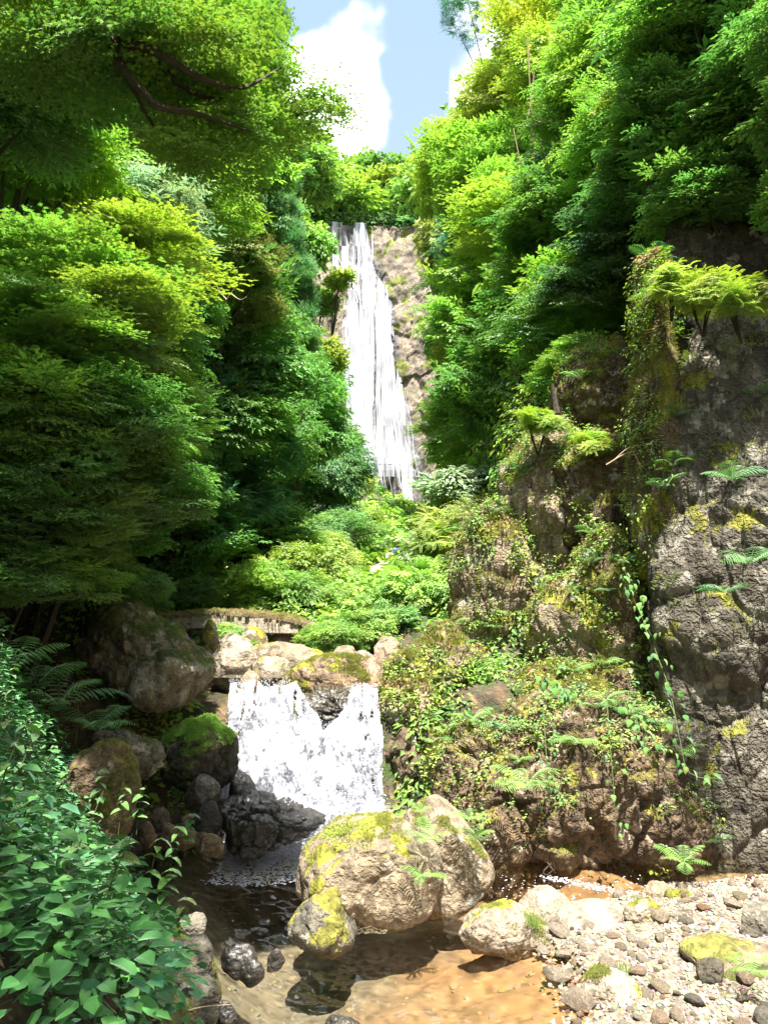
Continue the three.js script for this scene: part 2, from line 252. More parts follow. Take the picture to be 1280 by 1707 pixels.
// shaded rocks on the bank side of the cascade
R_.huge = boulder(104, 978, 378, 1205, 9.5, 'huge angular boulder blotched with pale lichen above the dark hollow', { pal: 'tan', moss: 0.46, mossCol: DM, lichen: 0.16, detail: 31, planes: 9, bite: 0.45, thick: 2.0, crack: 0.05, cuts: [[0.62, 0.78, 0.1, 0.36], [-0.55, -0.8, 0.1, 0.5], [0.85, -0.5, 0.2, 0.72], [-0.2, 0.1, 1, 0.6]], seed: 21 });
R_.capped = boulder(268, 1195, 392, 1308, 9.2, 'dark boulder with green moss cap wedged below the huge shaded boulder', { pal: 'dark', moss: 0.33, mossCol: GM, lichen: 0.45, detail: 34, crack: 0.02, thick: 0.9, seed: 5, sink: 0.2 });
boulder(150, 1198, 275, 1315, 8.2, 'long mossy boulder slanting down under the fern fronds', { pal: 'grey', moss: 0.28, mossCol: DM, lichen: 0.22, detail: 34, tilt: -0.45, crack: 0.025, ky: 0.85, thick: 0.9, seed: 44 });
boulder(90, 1240, 228, 1355, 7.2, 'brown mossy boulder half hidden behind the bank plants', { pal: 'brown', moss: 0.22, mossCol: [0.13, 0.12, 0.025], lichen: 0.24, detail: 32, tilt: -0.3, crack: 0.02, thick: 0.9, sink: 0.3, seed: 52 });
boulder(-90, 1000, 135, 1330, 10.3, 'rough rock wall at the back of the hollow under the bank ferns', { pal: 'grey', moss: 0.6, detail: 34, crack: 0.06, thick: 2.2, seed: 61, sink: 0.5 });
boulder(60, 1180, 330, 1420, 10.6, 'grey bedrock under the huge angular boulder', { pal: 'grey', detail: 34, crack: 0.06, thick: 2.2, seed: 62, sink: 0.6 });
boulder(312, 1296, 366, 1350, 8.9, 'small blue-grey wet rock beside the black layered rock', { pal: 'dark', wet: true, detail: 16, planes: 8, bite: 0.45, seed: 71, sink: 0.12, lichen: 0.6 });
boulder(380, 1283, 424, 1325, 9.5, 'small black wet rock at the foot of the cascade', { pal: 'black', wet: true, detail: 14, seed: 72, sink: 0.25, lichen: 0.7 });
R_.black = boulder(322, 1322, 545, 1410, 8.9, 'black wet layered rock between the cascade and the pool', { pal: 'black', wet: true, detail: 31, strata: 0.016, stratAxis: [0.35, 1, 0.2], crack: 0.075, rough: 0.6, bite: 0.55, soft: 14, cuts: [[0.55, 0.83, 0.1, 0.5], [-0.5, 0.85, 0.2, 0.6]], thick: 1.1, seed: 80, sink: 0.1, lichen: 0.7 });
boulder(318, 1340, 372, 1395, 8.7, 'angular black rock leaning on the layered wet rock', { pal: 'black', detail: 16, seed: 83, sink: 0.1, lichen: 0.7 });
// the split boulder in the pool
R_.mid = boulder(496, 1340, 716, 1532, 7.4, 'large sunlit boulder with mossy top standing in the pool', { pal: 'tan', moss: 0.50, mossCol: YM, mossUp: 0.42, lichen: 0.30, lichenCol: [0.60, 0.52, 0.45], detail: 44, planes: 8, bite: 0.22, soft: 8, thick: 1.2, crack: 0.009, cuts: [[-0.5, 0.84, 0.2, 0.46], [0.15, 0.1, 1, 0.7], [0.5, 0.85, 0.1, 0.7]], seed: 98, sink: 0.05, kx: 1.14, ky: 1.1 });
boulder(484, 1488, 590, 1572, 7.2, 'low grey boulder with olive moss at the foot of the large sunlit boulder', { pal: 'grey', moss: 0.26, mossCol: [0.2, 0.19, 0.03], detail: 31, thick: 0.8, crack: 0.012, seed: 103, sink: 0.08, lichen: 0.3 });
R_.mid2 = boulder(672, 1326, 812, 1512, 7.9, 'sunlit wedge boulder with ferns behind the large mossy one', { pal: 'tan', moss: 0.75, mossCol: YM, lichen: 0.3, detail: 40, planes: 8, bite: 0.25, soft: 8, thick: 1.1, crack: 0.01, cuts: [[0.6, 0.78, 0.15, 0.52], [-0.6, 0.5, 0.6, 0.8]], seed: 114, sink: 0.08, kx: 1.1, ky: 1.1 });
// stones round the gravel bar
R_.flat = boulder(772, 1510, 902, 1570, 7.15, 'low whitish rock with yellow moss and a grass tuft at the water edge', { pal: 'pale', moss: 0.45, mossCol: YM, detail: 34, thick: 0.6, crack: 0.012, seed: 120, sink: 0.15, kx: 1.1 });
boulder(868, 1482, 946, 1528, 7.75, 'smooth pale pinkish rock beside the shallow water', { pal: 'pale', detail: 26, rough: 0.6, thick: 0.4, seed: 125, sink: 0.12, kx: 1.12, ky: 1.2 });
boulder(925, 1500, 1040, 1540, 7.5, 'flat pale slab sloping off the smooth pinkish rock', { pal: 'pale', detail: 24, thick: 0.7, seed: 131, sink: 0.1, rough: 0.7 });
boulder(1040, 1500, 1102, 1542, 7.35, 'whitish stone with bright moss cap on the gravel', { pal: 'pale', moss: 0.38, mossCol: YM, detail: 22, seed: 137, sink: 0.08 });
boulder(1068, 1470, 1122, 1508, 8.05, 'pale angular stone under the rock wall', { pal: 'tan', detail: 20, seed: 141, sink: 0.08, bite: 0.45 });
boulder(1110, 1478, 1150, 1510, 7.9, 'small mossy stone under the rock wall', { pal: 'grey', moss: 0.3, mossCol: YM, detail: 16, seed: 145, sink: 0.06 });
R_.round = boulder(972, 1618, 1066, 1725, 6.15, 'round pale boulder with green moss blotches at the shallow edge', { pal: 'pale', moss: 0.34, mossCol: [0.26, 0.28, 0.04], mossUp: 0.35, detail: 31, planes: 7, bite: 0.25, rough: 0.7, thick: 0.42, seed: 150, sink: 0.15 });
R_.slab = boulder(1130, 1650, 1400, 1790, 5.9, 'broad flat pale slab with moss blotches on the gravel', { pal: 'pale', moss: 0.42, mossCol: [0.26, 0.26, 0.06], detail: 32, thick: 0.9, crack: 0.012, seed: 156, ky: 0.8 });
boulder(1236, 1505, 1310, 1566, 6.9, 'grey angular boulder at the edge of the gravel bar', { pal: 'grey', moss: 0.7, detail: 26, seed: 160, sink: 0.1, bite: 0.45 });
R_.low = boulder(1140, 1548, 1330, 1640, 6.55, 'long low mossy slab half buried in the gravel', { pal: 'tan', moss: 0.4, mossCol: [0.2, 0.19, 0.04], detail: 31, seed: 166, thick: 0.7, ky: 0.75, sink: 0.1 });
boulder(1164, 1594, 1208, 1634, 6.2, 'dark grey stone in front of the long low slab', { pal: 'dark', detail: 18, seed: 171, sink: 0.05, bite: 0.4 });
R_.edge = boulder(1215, 1600, 1340, 1690, 6.2, 'olive mossy boulder with ferns beside the broad pale slab', { pal: 'grey', moss: 0.2, mossCol: DM, detail: 30, seed: 175, sink: 0.15, thick: 0.6 });
// stones along the shaded bank
boulder(262, 1573, 374, 1655, 6.2, 'rounded dark boulder with olive moss at the bank edge', { pal: 'grey', moss: 0.28, mossCol: [0.15, 0.16, 0.03], detail: 34, seed: 180, sink: 0.2, thick: 0.5 });
boulder(292, 1636, 374, 1715, 5.85, 'grey angular rock below the rounded dark boulder', { pal: 'grey', moss: 0.8, detail: 26, seed: 184, sink: 0.15, bite: 0.45 });
boulder(255, 1650, 325, 1725, 5.6, 'olive mossy rock at the lower end of the bank', { pal: 'brown', moss: 0.3, mossCol: DM, detail: 22, seed: 187, sink: 0.15 });
boulder(296, 1518, 342, 1560, 6.8, 'small pale grey rock poking out of the bank plants', { pal: 'grey', detail: 18, seed: 190, sink: 0.1 });
for (const [x0, y0, x1, y1, d, s] of [[368, 1572, 424, 1602, 6.5, 1], [398, 1600, 436, 1622, 6.3, 2], [352, 1668, 400, 1700, 5.95, 3], [440, 1582, 474, 1598, 6.45, 4], [545, 1690, 600, 1712, 5.9, 6]])
  boulder(x0, y0, x1, y1, d, 'dark wet stone breaking the surface of the rapid', { pal: 'black', wet: true, detail: 14, seed: 200 + s, sink: 0.12, lichen: 0.8, group: 'wet stones in the rapid', name: 'wet_stone', category: 'stone' });
for (const [x0, y0, x1, y1, d, s] of [[262, 1372, 300, 1396, 8.3, 1], [290, 1378, 330, 1402, 8.3, 2], [326, 1384, 368, 1408, 8.3, 3], [246, 1350, 290, 1380, 8.6, 4], [300, 1358, 330, 1378, 8.7, 5], [226, 1372, 262, 1396, 8.1, 6], [338, 1392, 374, 1412, 8.2, 7]])
  boulder(x0, y0, x1, y1, d, 'brown stone of the small shaded beach below the hollow', { pal: 'brown', detail: 10, seed: 220 + s, sink: 0.1, group: 'stones of the shaded beach', name: 'beach_stone', category: 'stone' });
// rocks at the lip of the cascade and up the stream
R_.crest = boulder(478, 1082, 632, 1178, 10.6, 'mossy flat-topped rock splitting the crest of the cascade', { pal: 'pink', moss: 0.42, mossCol: YM, mossUp: 0.4, detail: 31, thick: 1.0, crack: 0.015, seed: 240, ky: 0.9 });
boulder(500, 1145, 620, 1222, 10.45, 'dark wet rock under the mossy crest rock', { pal: 'dark', wet: true, detail: 34, crack: 0.04, strata: 0.02, seed: 244, lichen: 0.6, thick: 0.8 });
boulder(368, 1118, 424, 1230, 10.5, 'smooth tan slab at the side of the cascade', { pal: 'tan', detail: 26, thick: 0.7, seed: 250, tilt: -0.35, rough: 0.5, sink: 0.5 });
boulder(352, 1062, 424, 1138, 11.3, 'pale round-topped boulder upstream of the cascade', { pal: 'pale', detail: 28, thick: 0.8, seed: 255, moss: 0.65, mossCol: YM, sink: 0.2 });
boulder(350, 1058, 402, 1100, 12.3, 'pale boulder behind the round-topped boulder', { pal: 'pale', detail: 20, seed: 258, sink: 0.2 });
boulder(405, 1072, 560, 1128, 12.2, 'long tan boulder lying across the stream above the cascade', { pal: 'tan', detail: 34, thick: 0.9, seed: 262, crack: 0.015, moss: 0.6, mossCol: YM, kx: 1.1, ky: 1.15, sink: 0.2 });
boulder(414, 1098, 492, 1130, 11.2, 'low pale boulder with moss at the crest of the cascade', { pal: 'pale', moss: 0.45, mossCol: YM, detail: 22, thick: 0.6, seed: 266, sink: 0.1 });
boulder(545, 1078, 600, 1122, 11.6, 'pinkish boulder behind the mossy crest rock', { pal: 'pink', detail: 22, seed: 270, sink: 0.2, bite: 0.42 });
boulder(584, 1084, 640, 1134, 11.0, 'pinkish angular boulder beside the mossy crest rock', { pal: 'pink', detail: 22, seed: 273, sink: 0.2, bite: 0.42 });
boulder(626, 1056, 672, 1108, 12.4, 'pink-grey upright stone among the bushes', { pal: 'pink', detail: 20, seed: 276, sink: 0.2, bite: 0.4 });
boulder(400, 1044, 448, 1090, 13.6, 'boulder with bright yellow moss under the footbridge', { pal: 'brown', moss: 0.3, mossCol: [0.32, 0.29, 0.02], detail: 22, seed: 280, sink: 0.3 });
boulder(330, 1036, 366, 1082, 12.0, 'yellow mossy boulder beside the end of the footbridge', { pal: 'tan', moss: 0.3, mossCol: YM, detail: 22, seed: 284, sink: 0.3 });
boulder(450, 1048, 500, 1086, 14.4, 'brown rock under the far end of the footbridge', { pal: 'brown', detail: 16, seed: 287, sink: 0.4 });
boulder(536, 938, 592, 1012, 21, 'brown rock face among the bushes above the footbridge', { pal: 'brown', detail: 30, thick: 1.2, crack: 0.03, seed: 291, bite: 0.45, moss: 0.7, sink: 0.5 });
boulder(520, 1002, 604, 1058, 17, 'low pinkish rocks showing through the bushes', { pal: 'pink', detail: 28, thick: 1.2, crack: 0.04, seed: 295, moss: 0.5, mossCol: YM, sink: 0.4 });
// the rock pile beside the cascade
const pile = [[686, 1052, 778, 1190, 11.0, 'mossy pinnacle on top of the rock pile beside the cascade', 'tan', 0.3, 300], [640, 1078, 710, 1180, 10.8, 'yellow mossy block on the rock pile', 'tan', 0.22, 303], [634, 1128, 722, 1245, 10.5, 'pinkish ribbed block of the rock pile', 'pink', 0.6, 306], [632, 1215, 705, 1355, 10.2, 'wet brown block standing against the falling water', 'brown', 0.5, 309], [684, 1225, 770, 1350, 10.1, 'cracked tan block below the rock pile', 'tan', 0.42, 312], [668, 1165, 760, 1260, 10.5, 'mossy ledge block of the rock pile', 'brown', 0.36, 315], [755, 1080, 830, 1190, 11.2, 'dark block behind the mossy pinnacle', 'brown', 0.4, 318]];
for (const [x0, y0, x1, y1, d, label, pal, moss, seed] of pile) boulder(x0, y0, x1, y1, d, label, { pal, moss, mossCol: YM, detail: 32, crack: 0.05, thick: 1.0, seed, bite: 0.42, kx: 1.15, ky: 1.12, stain: 0.2 });
// the rock faces above the gravel bar
const FACE = { category: 'rock face', name: 'rock_face', lichen: 0.24 };
R_.face = boulder(742, 1190, 1142, 1490, 9.35, 'broad brown rock face rising from the water, sunlit in patches', { ...FACE, pal: 'brown', moss: 0.52, mossCol: [0.2, 0.19, 0.03], detail: 84, planes: 12, bite: 0.3, soft: 12, crack: 0.11, strata: 0.015, stratAxis: [0.7, 0.7, 0], thick: 1.9, seed: 330, sink: 0.3, kx: 1.14, ky: 1.22, lichen: 0.2, lichenCol: [0.48, 0.38, 0.30] });
R_.mono = boulder(1092, 520, 1420, 1520, 9.35, 'tall monolith of cracked grey-brown rock blotched with lichen above the gravel bar', { ...FACE, pal: 'cliff', moss: 0.42, mossCol: [0.2, 0.2, 0.03], detail: 98, planes: 9, bite: 0.2, soft: 14, crack: 0.07, rough: 0.8, strata: 0.02, stratAxis: [1, 0.12, 0.25], thick: 2.0, seed: 341, sink: 0.6, kx: 1.02, ky: 1.0, lichen: 0.12, lichenCol: [0.34, 0.32, 0.27], stain: 0.14 });
R_.ridge = boulder(1056, 420, 1128, 1010, 10.0, 'narrow upright rib of rock covered in trailing yellow moss', { ...FACE, pal: 'brown', moss: 0.02, mossCol: [0.2, 0.2, 0.02], mossUp: 0.2, detail: 31, crack: 0.05, thick: 1.4, seed: 352, bite: 0.25 });
const ledges = [[880, 940, 1110, 1260, 10.9, 'stepped mossy rock below the fern ledge', 0.3, 360], [968, 880, 1048, 1130, 10.6, 'upright mossy pillar in the rock face', 0.16, 363], [836, 700, 980, 1010, 12.2, 'cracked tan rock with a dead stump above it', 0.5, 366], [920, 700, 1080, 920, 11.6, 'dark shelf of rock behind the ferns', 0.4, 369], [760, 860, 900, 1150, 11.9, 'dark vertical rock wall behind the rock pile', 0.45, 372], [860, 1100, 1130, 1290, 10.3, 'broad ledge of rock under the hanging plants', 0.3, 375], [1090, 360, 1330, 560, 10.8, 'dark overhung rocks above the tall monolith', 0.6, 378], [930, 580, 1090, 760, 12.6, 'brown rock shelf under the dark trees', 0.4, 381]];
for (const [x0, y0, x1, y1, d, label, moss, seed] of ledges) boulder(x0, y0, x1, y1, d, label, { ...FACE, pal: seed === 378 ? 'dark' : seed % 2 ? 'brown' : 'tan', moss: moss - 0.08, mossCol: [0.2, 0.2, 0.025], detail: 40, crack: 0.06, strata: 0.05, stratAxis: [1, 0.2, 0.3], thick: 1.8, seed, bite: 0.35, kx: 1.08, ky: 1.05, sink: 0.3 });

// ------------------------------------------------------------------ pool and stream
{
  const xs = axis([[-3.4, 0.03], [4.2, 1]]), ds = axis([[4.6, 0.03], [10.4, 1]]);
  const wave = (x, z) => { const d = -z, run = sstep(1.6, -0.4, x) * 0.6 + 0.4, up = sstep(7.5, 10, d); const fl = x * 0.55 - z * 0.85; return (0.045 * run + 0.04 * up * sstep(1.2, 0, x)) * (fbm(x * 2.6 + fl * 0.3, 2, z * 1.6, 3) + 0.55 * noise(x * 6.5, fl * 2.6, z * 5) + 0.28 * noise(x * 15, 4, z * 13)); };
  const g = sheet(xs, ds, wave); const uv = new Float32Array(g.attributes.position.count * 2); g.setAttribute('uv', new THREE.BufferAttribute(uv, 2));
  M.water = new THREE.MeshPhysicalMaterial({ color: rgb(0.87, 0.84, 0.75), transmission: 1, thickness: 0, roughness: 0.03, ior: 1.33 });
  tag(mesh('pool_water', g, M.water, scene), 'clear rippled water of the pool below the cascade', 'water', null, 'structure');
  const g2 = sheet(axis([[-4.6, 0.06], [0.9, 1]]), axis([[10.35, 0.06], [15.5, 1]]), (x, z) => 1.98 + Math.max(0, -z - 11) * 0.05 + 0.02 * fbm(x * 3, 1, z * 3, 3));
  g2.setAttribute('uv', new THREE.BufferAttribute(new Float32Array(g2.attributes.position.count * 2), 2));
  tag(mesh('stream_water', g2, M.water, scene), 'shallow stream above the cascade running under the footbridge', 'water', null, 'structure');
}

// ------------------------------------------------------------------ falling water
function bake(geo, list) { const g = geo.index ? geo.toNonIndexed() : geo, p = g.attributes.position, n = p.count, P = new Float32Array(list.length * n * 3), v = new V3(); list.forEach(([m], k) => { for (let i = 0; i < n; i++) { v.fromBufferAttribute(p, i).applyMatrix4(m); v.toArray(P, (k * n + i) * 3); } }); const o = new THREE.BufferGeometry(); o.setAttribute('position', new THREE.BufferAttribute(P, 3)); o.computeVertexNormals(); return o; }
{
  // bedrock step behind the cascade
  const step = boulder(372, 1118, 660, 1440, 10.75, 'dark wet bedrock step behind the falling water', { name: 'rock_face', category: 'rock face', pal: 'dark', wet: true, detail: 31, planes: 6, bite: 0.15, soft: 14, crack: 0.06, thick: 1.4, seed: 395, sink: 0.4, lichen: 0.7, ky: 0.95 });
  const g = new THREE.Group(); g.name = numbered('cascade'); scene.add(g); tag(g, 'foaming white cascade pouring between rocks into the pool', 'waterfall', null, 'structure');
  const R = rngOf(77);
  // path of the water: u across (0..1), t down (0..1); the crest rock splits it
  const lip = at(392, 1128, 10.35), lipR = at(636, 1140, 10.3);
  const flow = (u, t) => {
    const x = lerp(lip.x, lipR.x, u) + (u - 0.45) * 0.12 * t - 0.02, y0 = lerp(lip.y, lipR.y, u);
    const rough = fbm(u * 3.2, t * 2.0, 1.5, 3);
    return new V3(x + 0.06 * noise(u * 7, t * 3, 4), y0 + 0.02 - t * (y0 + 0.05), lip.z + 0.10 + 0.62 * Math.pow(t, 0.75) + 0.32 * rough * sstep(0.05, 0.4, t));
  };
  const gap = (u, t) => { const c = 0.64, w = 0.34 * (1 - t / 0.3); return t < 0.3 && Math.abs(u - c + 0.04 * noise(t * 9, 2, 2)) < w * 0.62; };
  const nu = 150, nt = 190, pos = [], idx = [], ids = {};
  for (let j = 0; j <= nt; j++) for (let i = 0; i <= nu; i++) { const u = i / nu, t = j / nt, p = flow(u, t), k = fbm(u * 16, t * 5, 2, 4), k2 = fbm(u * 40, t * 16, 8, 2); p.z += 0.26 * k * sstep(0, 0.2, t) + 0.055 * k2 * sstep(0, 0.15, t); p.y += 0.04 * k2 * sstep(0, 0.1, t); pos.push(p.x, p.y, p.z); }
  for (let j = 0; j < nt; j++) for (let i = 0; i < nu; i++) {
    const u = (i + 0.5) / nu, t = (j + 0.5) / nt; if (gap(u, t) || t < 0.03 + 0.05 * noise(u * 9, 1, 2)) continue;
    const thin = fbm(u * 24, t * 4.2, 9, 4) + 0.5 * fbm(u * 9, t * 6, 3, 2); if (thin < -0.27 - 0.14 * sstep(0.1, 0.5, t) + 0.16 * sstep(0.2, 0, u) + (t < 0.1 ? 0.1 : 0)) continue;
    const a = j * (nu + 1) + i; idx.push(a, a + nu + 1, a + 1, a + 1, a + nu + 1, a + nu + 2);
  }
  const gg = new THREE.BufferGeometry(); gg.setAttribute('position', new THREE.Float32BufferAttribute(pos, 3)); gg.setIndex(idx); gg.computeVertexNormals();
  mesh('water_sheet', gg, M.foam, g);
  const drops = [];
  for (let i = 0; i < 22000; i++) {
    const u = R(), t = Math.pow(R(), 0.8); if (gap(u, t + 0.02) && R() < 0.97) continue;
    if (fbm(u * 14, t * 4, 5, 2) < -0.12 && R() < 0.7) continue;
    const p = flow(u, t); p.x += (R() - 0.5) * 0.05; p.z += 0.05 + R() * R() * 0.22 * (0.3 + t); p.y += (R() - 0.4) * 0.05;
    const s = (0.003 + 0.006 * R() * R()); drops.push([tmpM().makeRotationFromEuler(new THREE.Euler((R() - 0.5) * 0.8, 0, (R() - 0.5) * 0.7)).scale(new V3(s, s * (1 + 3 * R() * (1 - t)), s)).setPosition(p)]);
  }
  for (let i = 0; i < 9000; i++) { const a = R() * Math.PI * 2, r = Math.sqrt(R()), p = flow(0.15 + 0.85 * R(), 1); p.x += Math.cos(a) * r * 0.15; p.z += 0.05 + Math.abs(R() - 0.2) * 0.5; p.y = Math.pow(R(), 3) * 0.7; const s = 0.004 + 0.01 * R() * R(); drops.push([tmpM().makeScale(s, s * 1.4, s).setPosition(p)]); }
  mesh('spray', bake(new THREE.OctahedronGeometry(1, 0), drops), M.foam, g).userData.kind = 'stuff';
  // foam on the pool at its foot, and the foam line under the rock face
  const flecks = [];
  for (let i = 0; i < 5200; i++) { const p = flow(0.1 + 0.9 * R(), 1), r = Math.pow(R(), 2.2) * 1.1; const s = 0.012 + 0.035 * R() * R() * (1.2 - r); flecks.push([tmpM().makeRotationY(R() * 6).scale(new V3(s, s * 0.25, s * 1.5)).setPosition(new V3(p.x + (R() - 0.5) * 0.3 * r, 0.012 + 0.03 * R() * (1 - r), p.z + 0.05 + r))]); }
  for (let i = 0; i < 190; i++) { const t = R(), p = at(lerp(905, 1068, t), lerp(1462, 1478, t), 8.75 - 0.55 * t); const s = 0.006 + 0.014 * R() * R(); flecks.push([tmpM().makeRotationY(R() * 6).scale(new V3(s * 1.8, s * 0.3, s)).setPosition(new V3(p.x + (R() - 0.5) * 0.12, 0.012, p.z + (R() - 0.5) * 0.1 * (0.4 + 2 * R())))]); }
  for (let q = 0; q < 0; q++) { let x = lerp(-1.7, 0.2, R()), z = -lerp(5.7, 8.6, R()), s = 0.0018 + 0.0026 * R() * R(); for (let i = 0, n = 2 + 9 * R(); i < n; i++) { const a = 0.9 + 1.6 * fbm(x * 1.1, 6, z * 1.1, 2); x += Math.cos(a) * 0.03; z += Math.sin(a) * 0.03; if (x < shoreL(-z) + 0.15) break; flecks.push([tmpM().makeRotationY(-a).scale(new V3(s * 7, s * 0.35, s)).setPosition(new V3(x, 0.014, z))]); } }
  for (let i = 0; i < 240; i++) { const s = 0.003 + 0.007 * R(); flecks.push([tmpM().makeRotationY(R() * 6).scale(new V3(s * 1.8, s * 0.3, s)).setPosition(new V3(lerp(1.0, 2.8, R()), 0.012, lerp(-7.7, -8.8, R())))]); }
  mesh('foam', bake(new THREE.OctahedronGeometry(1, 0), flecks), M.foam, g).userData.kind = 'stuff';
}
{
  // the high fall at the head of the gorge: stepped rock wall and veils of water over it
  const D = 84, top = at(600, 352, D).y, bot = at(640, 838, D).y - 1.5, Hh = top - bot;
  const relief = (x, t) => { const y = t * Hh; const steps = 2.6 * t + 0.315 * (t * 5); const [a, b, id] = cells(x * 0.3, y * 0.13, 3.3), [a2, b2, i2] = cells(x * 0.9, y * 0.45, 7.3); return 2.2 + steps + 0.8 * (id - 0.5) - 0.35 * Math.exp(-Math.pow((b - a) * 7, 2)) + 0.22 * (i2 - 0.5) + 0.9 * fbm(x * 0.35, y * 0.2, 4, 3) + 0.25 * fbm(x * 1.8, y * 1.4, 2, 3); };
  const smooth = (x, t) => { const y = t * Hh; return 2.75 + 2.6 * t + 0.315 * (t * 5 + 0.2) + 0.9 * fbm(x * 0.35, y * 0.2, 4, 2); };
  const mid = (t) => curve([[0, 588], [0.08, 592], [0.16, 604], [0.25, 622], [0.4, 622], [0.55, 622], [0.7, 632], [0.85, 645], [1, 672]])(t);
  const X = (px) => (px - CX) / F * (D + 1.5);
  const wall = (x, t) => new V3(x, top - t * Hh, -(D + 5.5) + relief(x, t) + (x > X(690) ? 0.25 * (x - X(690)) : 0));
  const wet = (x, t) => { const p = wall(x, t); p.z = Math.max(p.z, -(D + 5.5) + smooth(x, t) + (x > X(690) ? 0.25 * (x - X(690)) : 0) - 0.2) ; p.z = lerp(p.z, -(D + 5.5) + smooth(x, t) + (x > X(690) ? 0.25 * (x - X(690)) : 0) + 0.1, 0.55); return p; };
  const nu = 150, nt = 260, x0 = -9, x1 = 10.5, pos = [], idx = [], col = [];
  for (let j = 0; j <= nt; j++) for (let i = 0; i <= nu; i++) { const x = lerp(x0, x1, i / nu), t = j / nt * 1.05, p = wall(x, t); pos.push(p.x, p.y, p.z);
    const n = fbm(x * 0.6, t * 20, 1, 4), m = fbm(x * 0.5 + 9, t * Hh * 0.5, 4, 4), w = Math.abs(x - X(mid(t))) / (1.2 + 2.6 * t);
    let c = w < 1.25 ? [0.21, 0.20, 0.205] : [0.30, 0.25, 0.20]; c = c.map((q) => q * (0.8 + 0.9 * (n + 0.15))); if (m > 0.16 && (w > 0.9 || m > 0.3)) c = [0.2, 0.23, 0.05]; if (m < -0.2) c = c.map((q) => q * 0.55); col.push(...c.map((q) => clamp(q, 0.03, 0.9))); }
  for (let j = 0; j < nt; j++) for (let i = 0; i < nu; i++) { const a = j * (nu + 1) + i; idx.push(a, a + nu + 1, a + 1, a + 1, a + nu + 1, a + nu + 2); }
  const g = new THREE.BufferGeometry(); g.setAttribute('position', new THREE.Float32BufferAttribute(pos, 3)); g.setAttribute('color', new THREE.Float32BufferAttribute(col, 3)); g.setIndex(idx); g.computeVertexNormals();
  tag(mesh('cliff', boxUv(g, 0.35), M.rock, scene), 'pale grey and tan cliff that the high waterfall runs down', 'cliff', null, 'structure');
  const f = new THREE.Group(); f.name = numbered('waterfall'); scene.add(f); tag(f, 'high white waterfall spreading in veils down the cliff at the head of the gorge', 'waterfall', null, 'structure');
  const R = rngOf(5), strands = [];
  // strands: narrow, lens-shaped ribbons that follow the rock
  const lanes = [[553, 556, 0, 0.2, 40, 8], [597, 600, 0.0, 0.22, 60, 9], [618, 612, 0.02, 0.2, 8, 4], [600, 618, 0.14, 0.34, 70, 26], [566, 596, 0.10, 0.3, 30, 14], [632, 648, 0.22, 0.6, 80, 13], [612, 612, 0.28, 0.62, 20, 6], [590, 600, 0.3, 0.78, 110, 32], [588, 600, 0.5, 0.86, 110, 26], [640, 640, 0.5, 0.84, 70, 26], [652, 674, 0.6, 0.88, 60, 30], [622, 638, 0.74, 0.94, 34, 26], [662, 660, 0.78, 0.86, 30, 22], [676, 678, 0.8, 1.0, 60, 8], [600, 606, 0.7, 0.86, 40, 18], [636, 628, 0.8, 0.93, 10, 6]];
  for (const [pa, pb, ta, tb, n, sp] of lanes) for (let k = 0; k < n * 0.16; k++) {
    const off = (R() + R() + R() - 1.5) * sp * 0.85, spread = (R() - 0.5) * 10, a = ta + (R() - 0.3) * 0.05 * (ta > 0.01 ? 1 : 0), b = Math.min(1.0, tb + (R() - 0.5) * 0.1), w = 0.04 + 0.2 * R() * R() * R(), N = Math.ceil((b - a) * 90) + 4, P = [], I = [];
    for (let i = 0; i <= N; i++) { const s = i / N, t = lerp(a, b, s), px = lerp(pa, pb, s) + off + spread * s + 3.5 * noise(t * 9, off, k) , c = wet(X(px), t), e = w * Math.pow(Math.sin(Math.PI * clamp(s * 0.94 + 0.03)), 0.4); c.z += 0.10 + 0.12 * R() * 0.3; P.push(c.x - e, c.y, c.z, c.x, c.y, c.z + e * 0.6, c.x + e, c.y, c.z); if (i < N) { const q = i * 3; I.push(q, q + 3, q + 1, q + 1, q + 3, q + 4, q + 1, q + 4, q + 2, q + 2, q + 4, q + 5); } }
    const sg = new THREE.BufferGeometry(); sg.setAttribute('position', new THREE.Float32BufferAttribute(P, 3)); sg.setIndex(I); strands.push(sg);
  }
  const sg = mergeGeometries(strands); sg.computeVertexNormals();
  const fm = mesh('water_strands', sg, new THREE.MeshPhysicalMaterial({ color: rgb(0.52, 0.525, 0.59), roughness: 1, opacity: 0.5, transparent: true, side: THREE.DoubleSide }), f); fm.userData.kind = 'stuff';
  // veils: thin sheets of spray-white water with streaks of rock showing through
  const streak = texture(512, (u, v) => { const a = gC(u, v * 0.12 % 1), b = gB(u, v * 0.1 % 1), c = gA(u, v * 0.35 % 1); return sstep(0.42, 0.68, 0.5 * a + 0.3 * b + 0.25 * c) * 0.8; });
  M.veil = new THREE.MeshPhysicalMaterial({ color: rgb(0.50, 0.505, 0.57), roughness: 1, transmission: 0.25, thickness: 0, alphaMap: streak, transparent: true, side: THREE.DoubleSide });
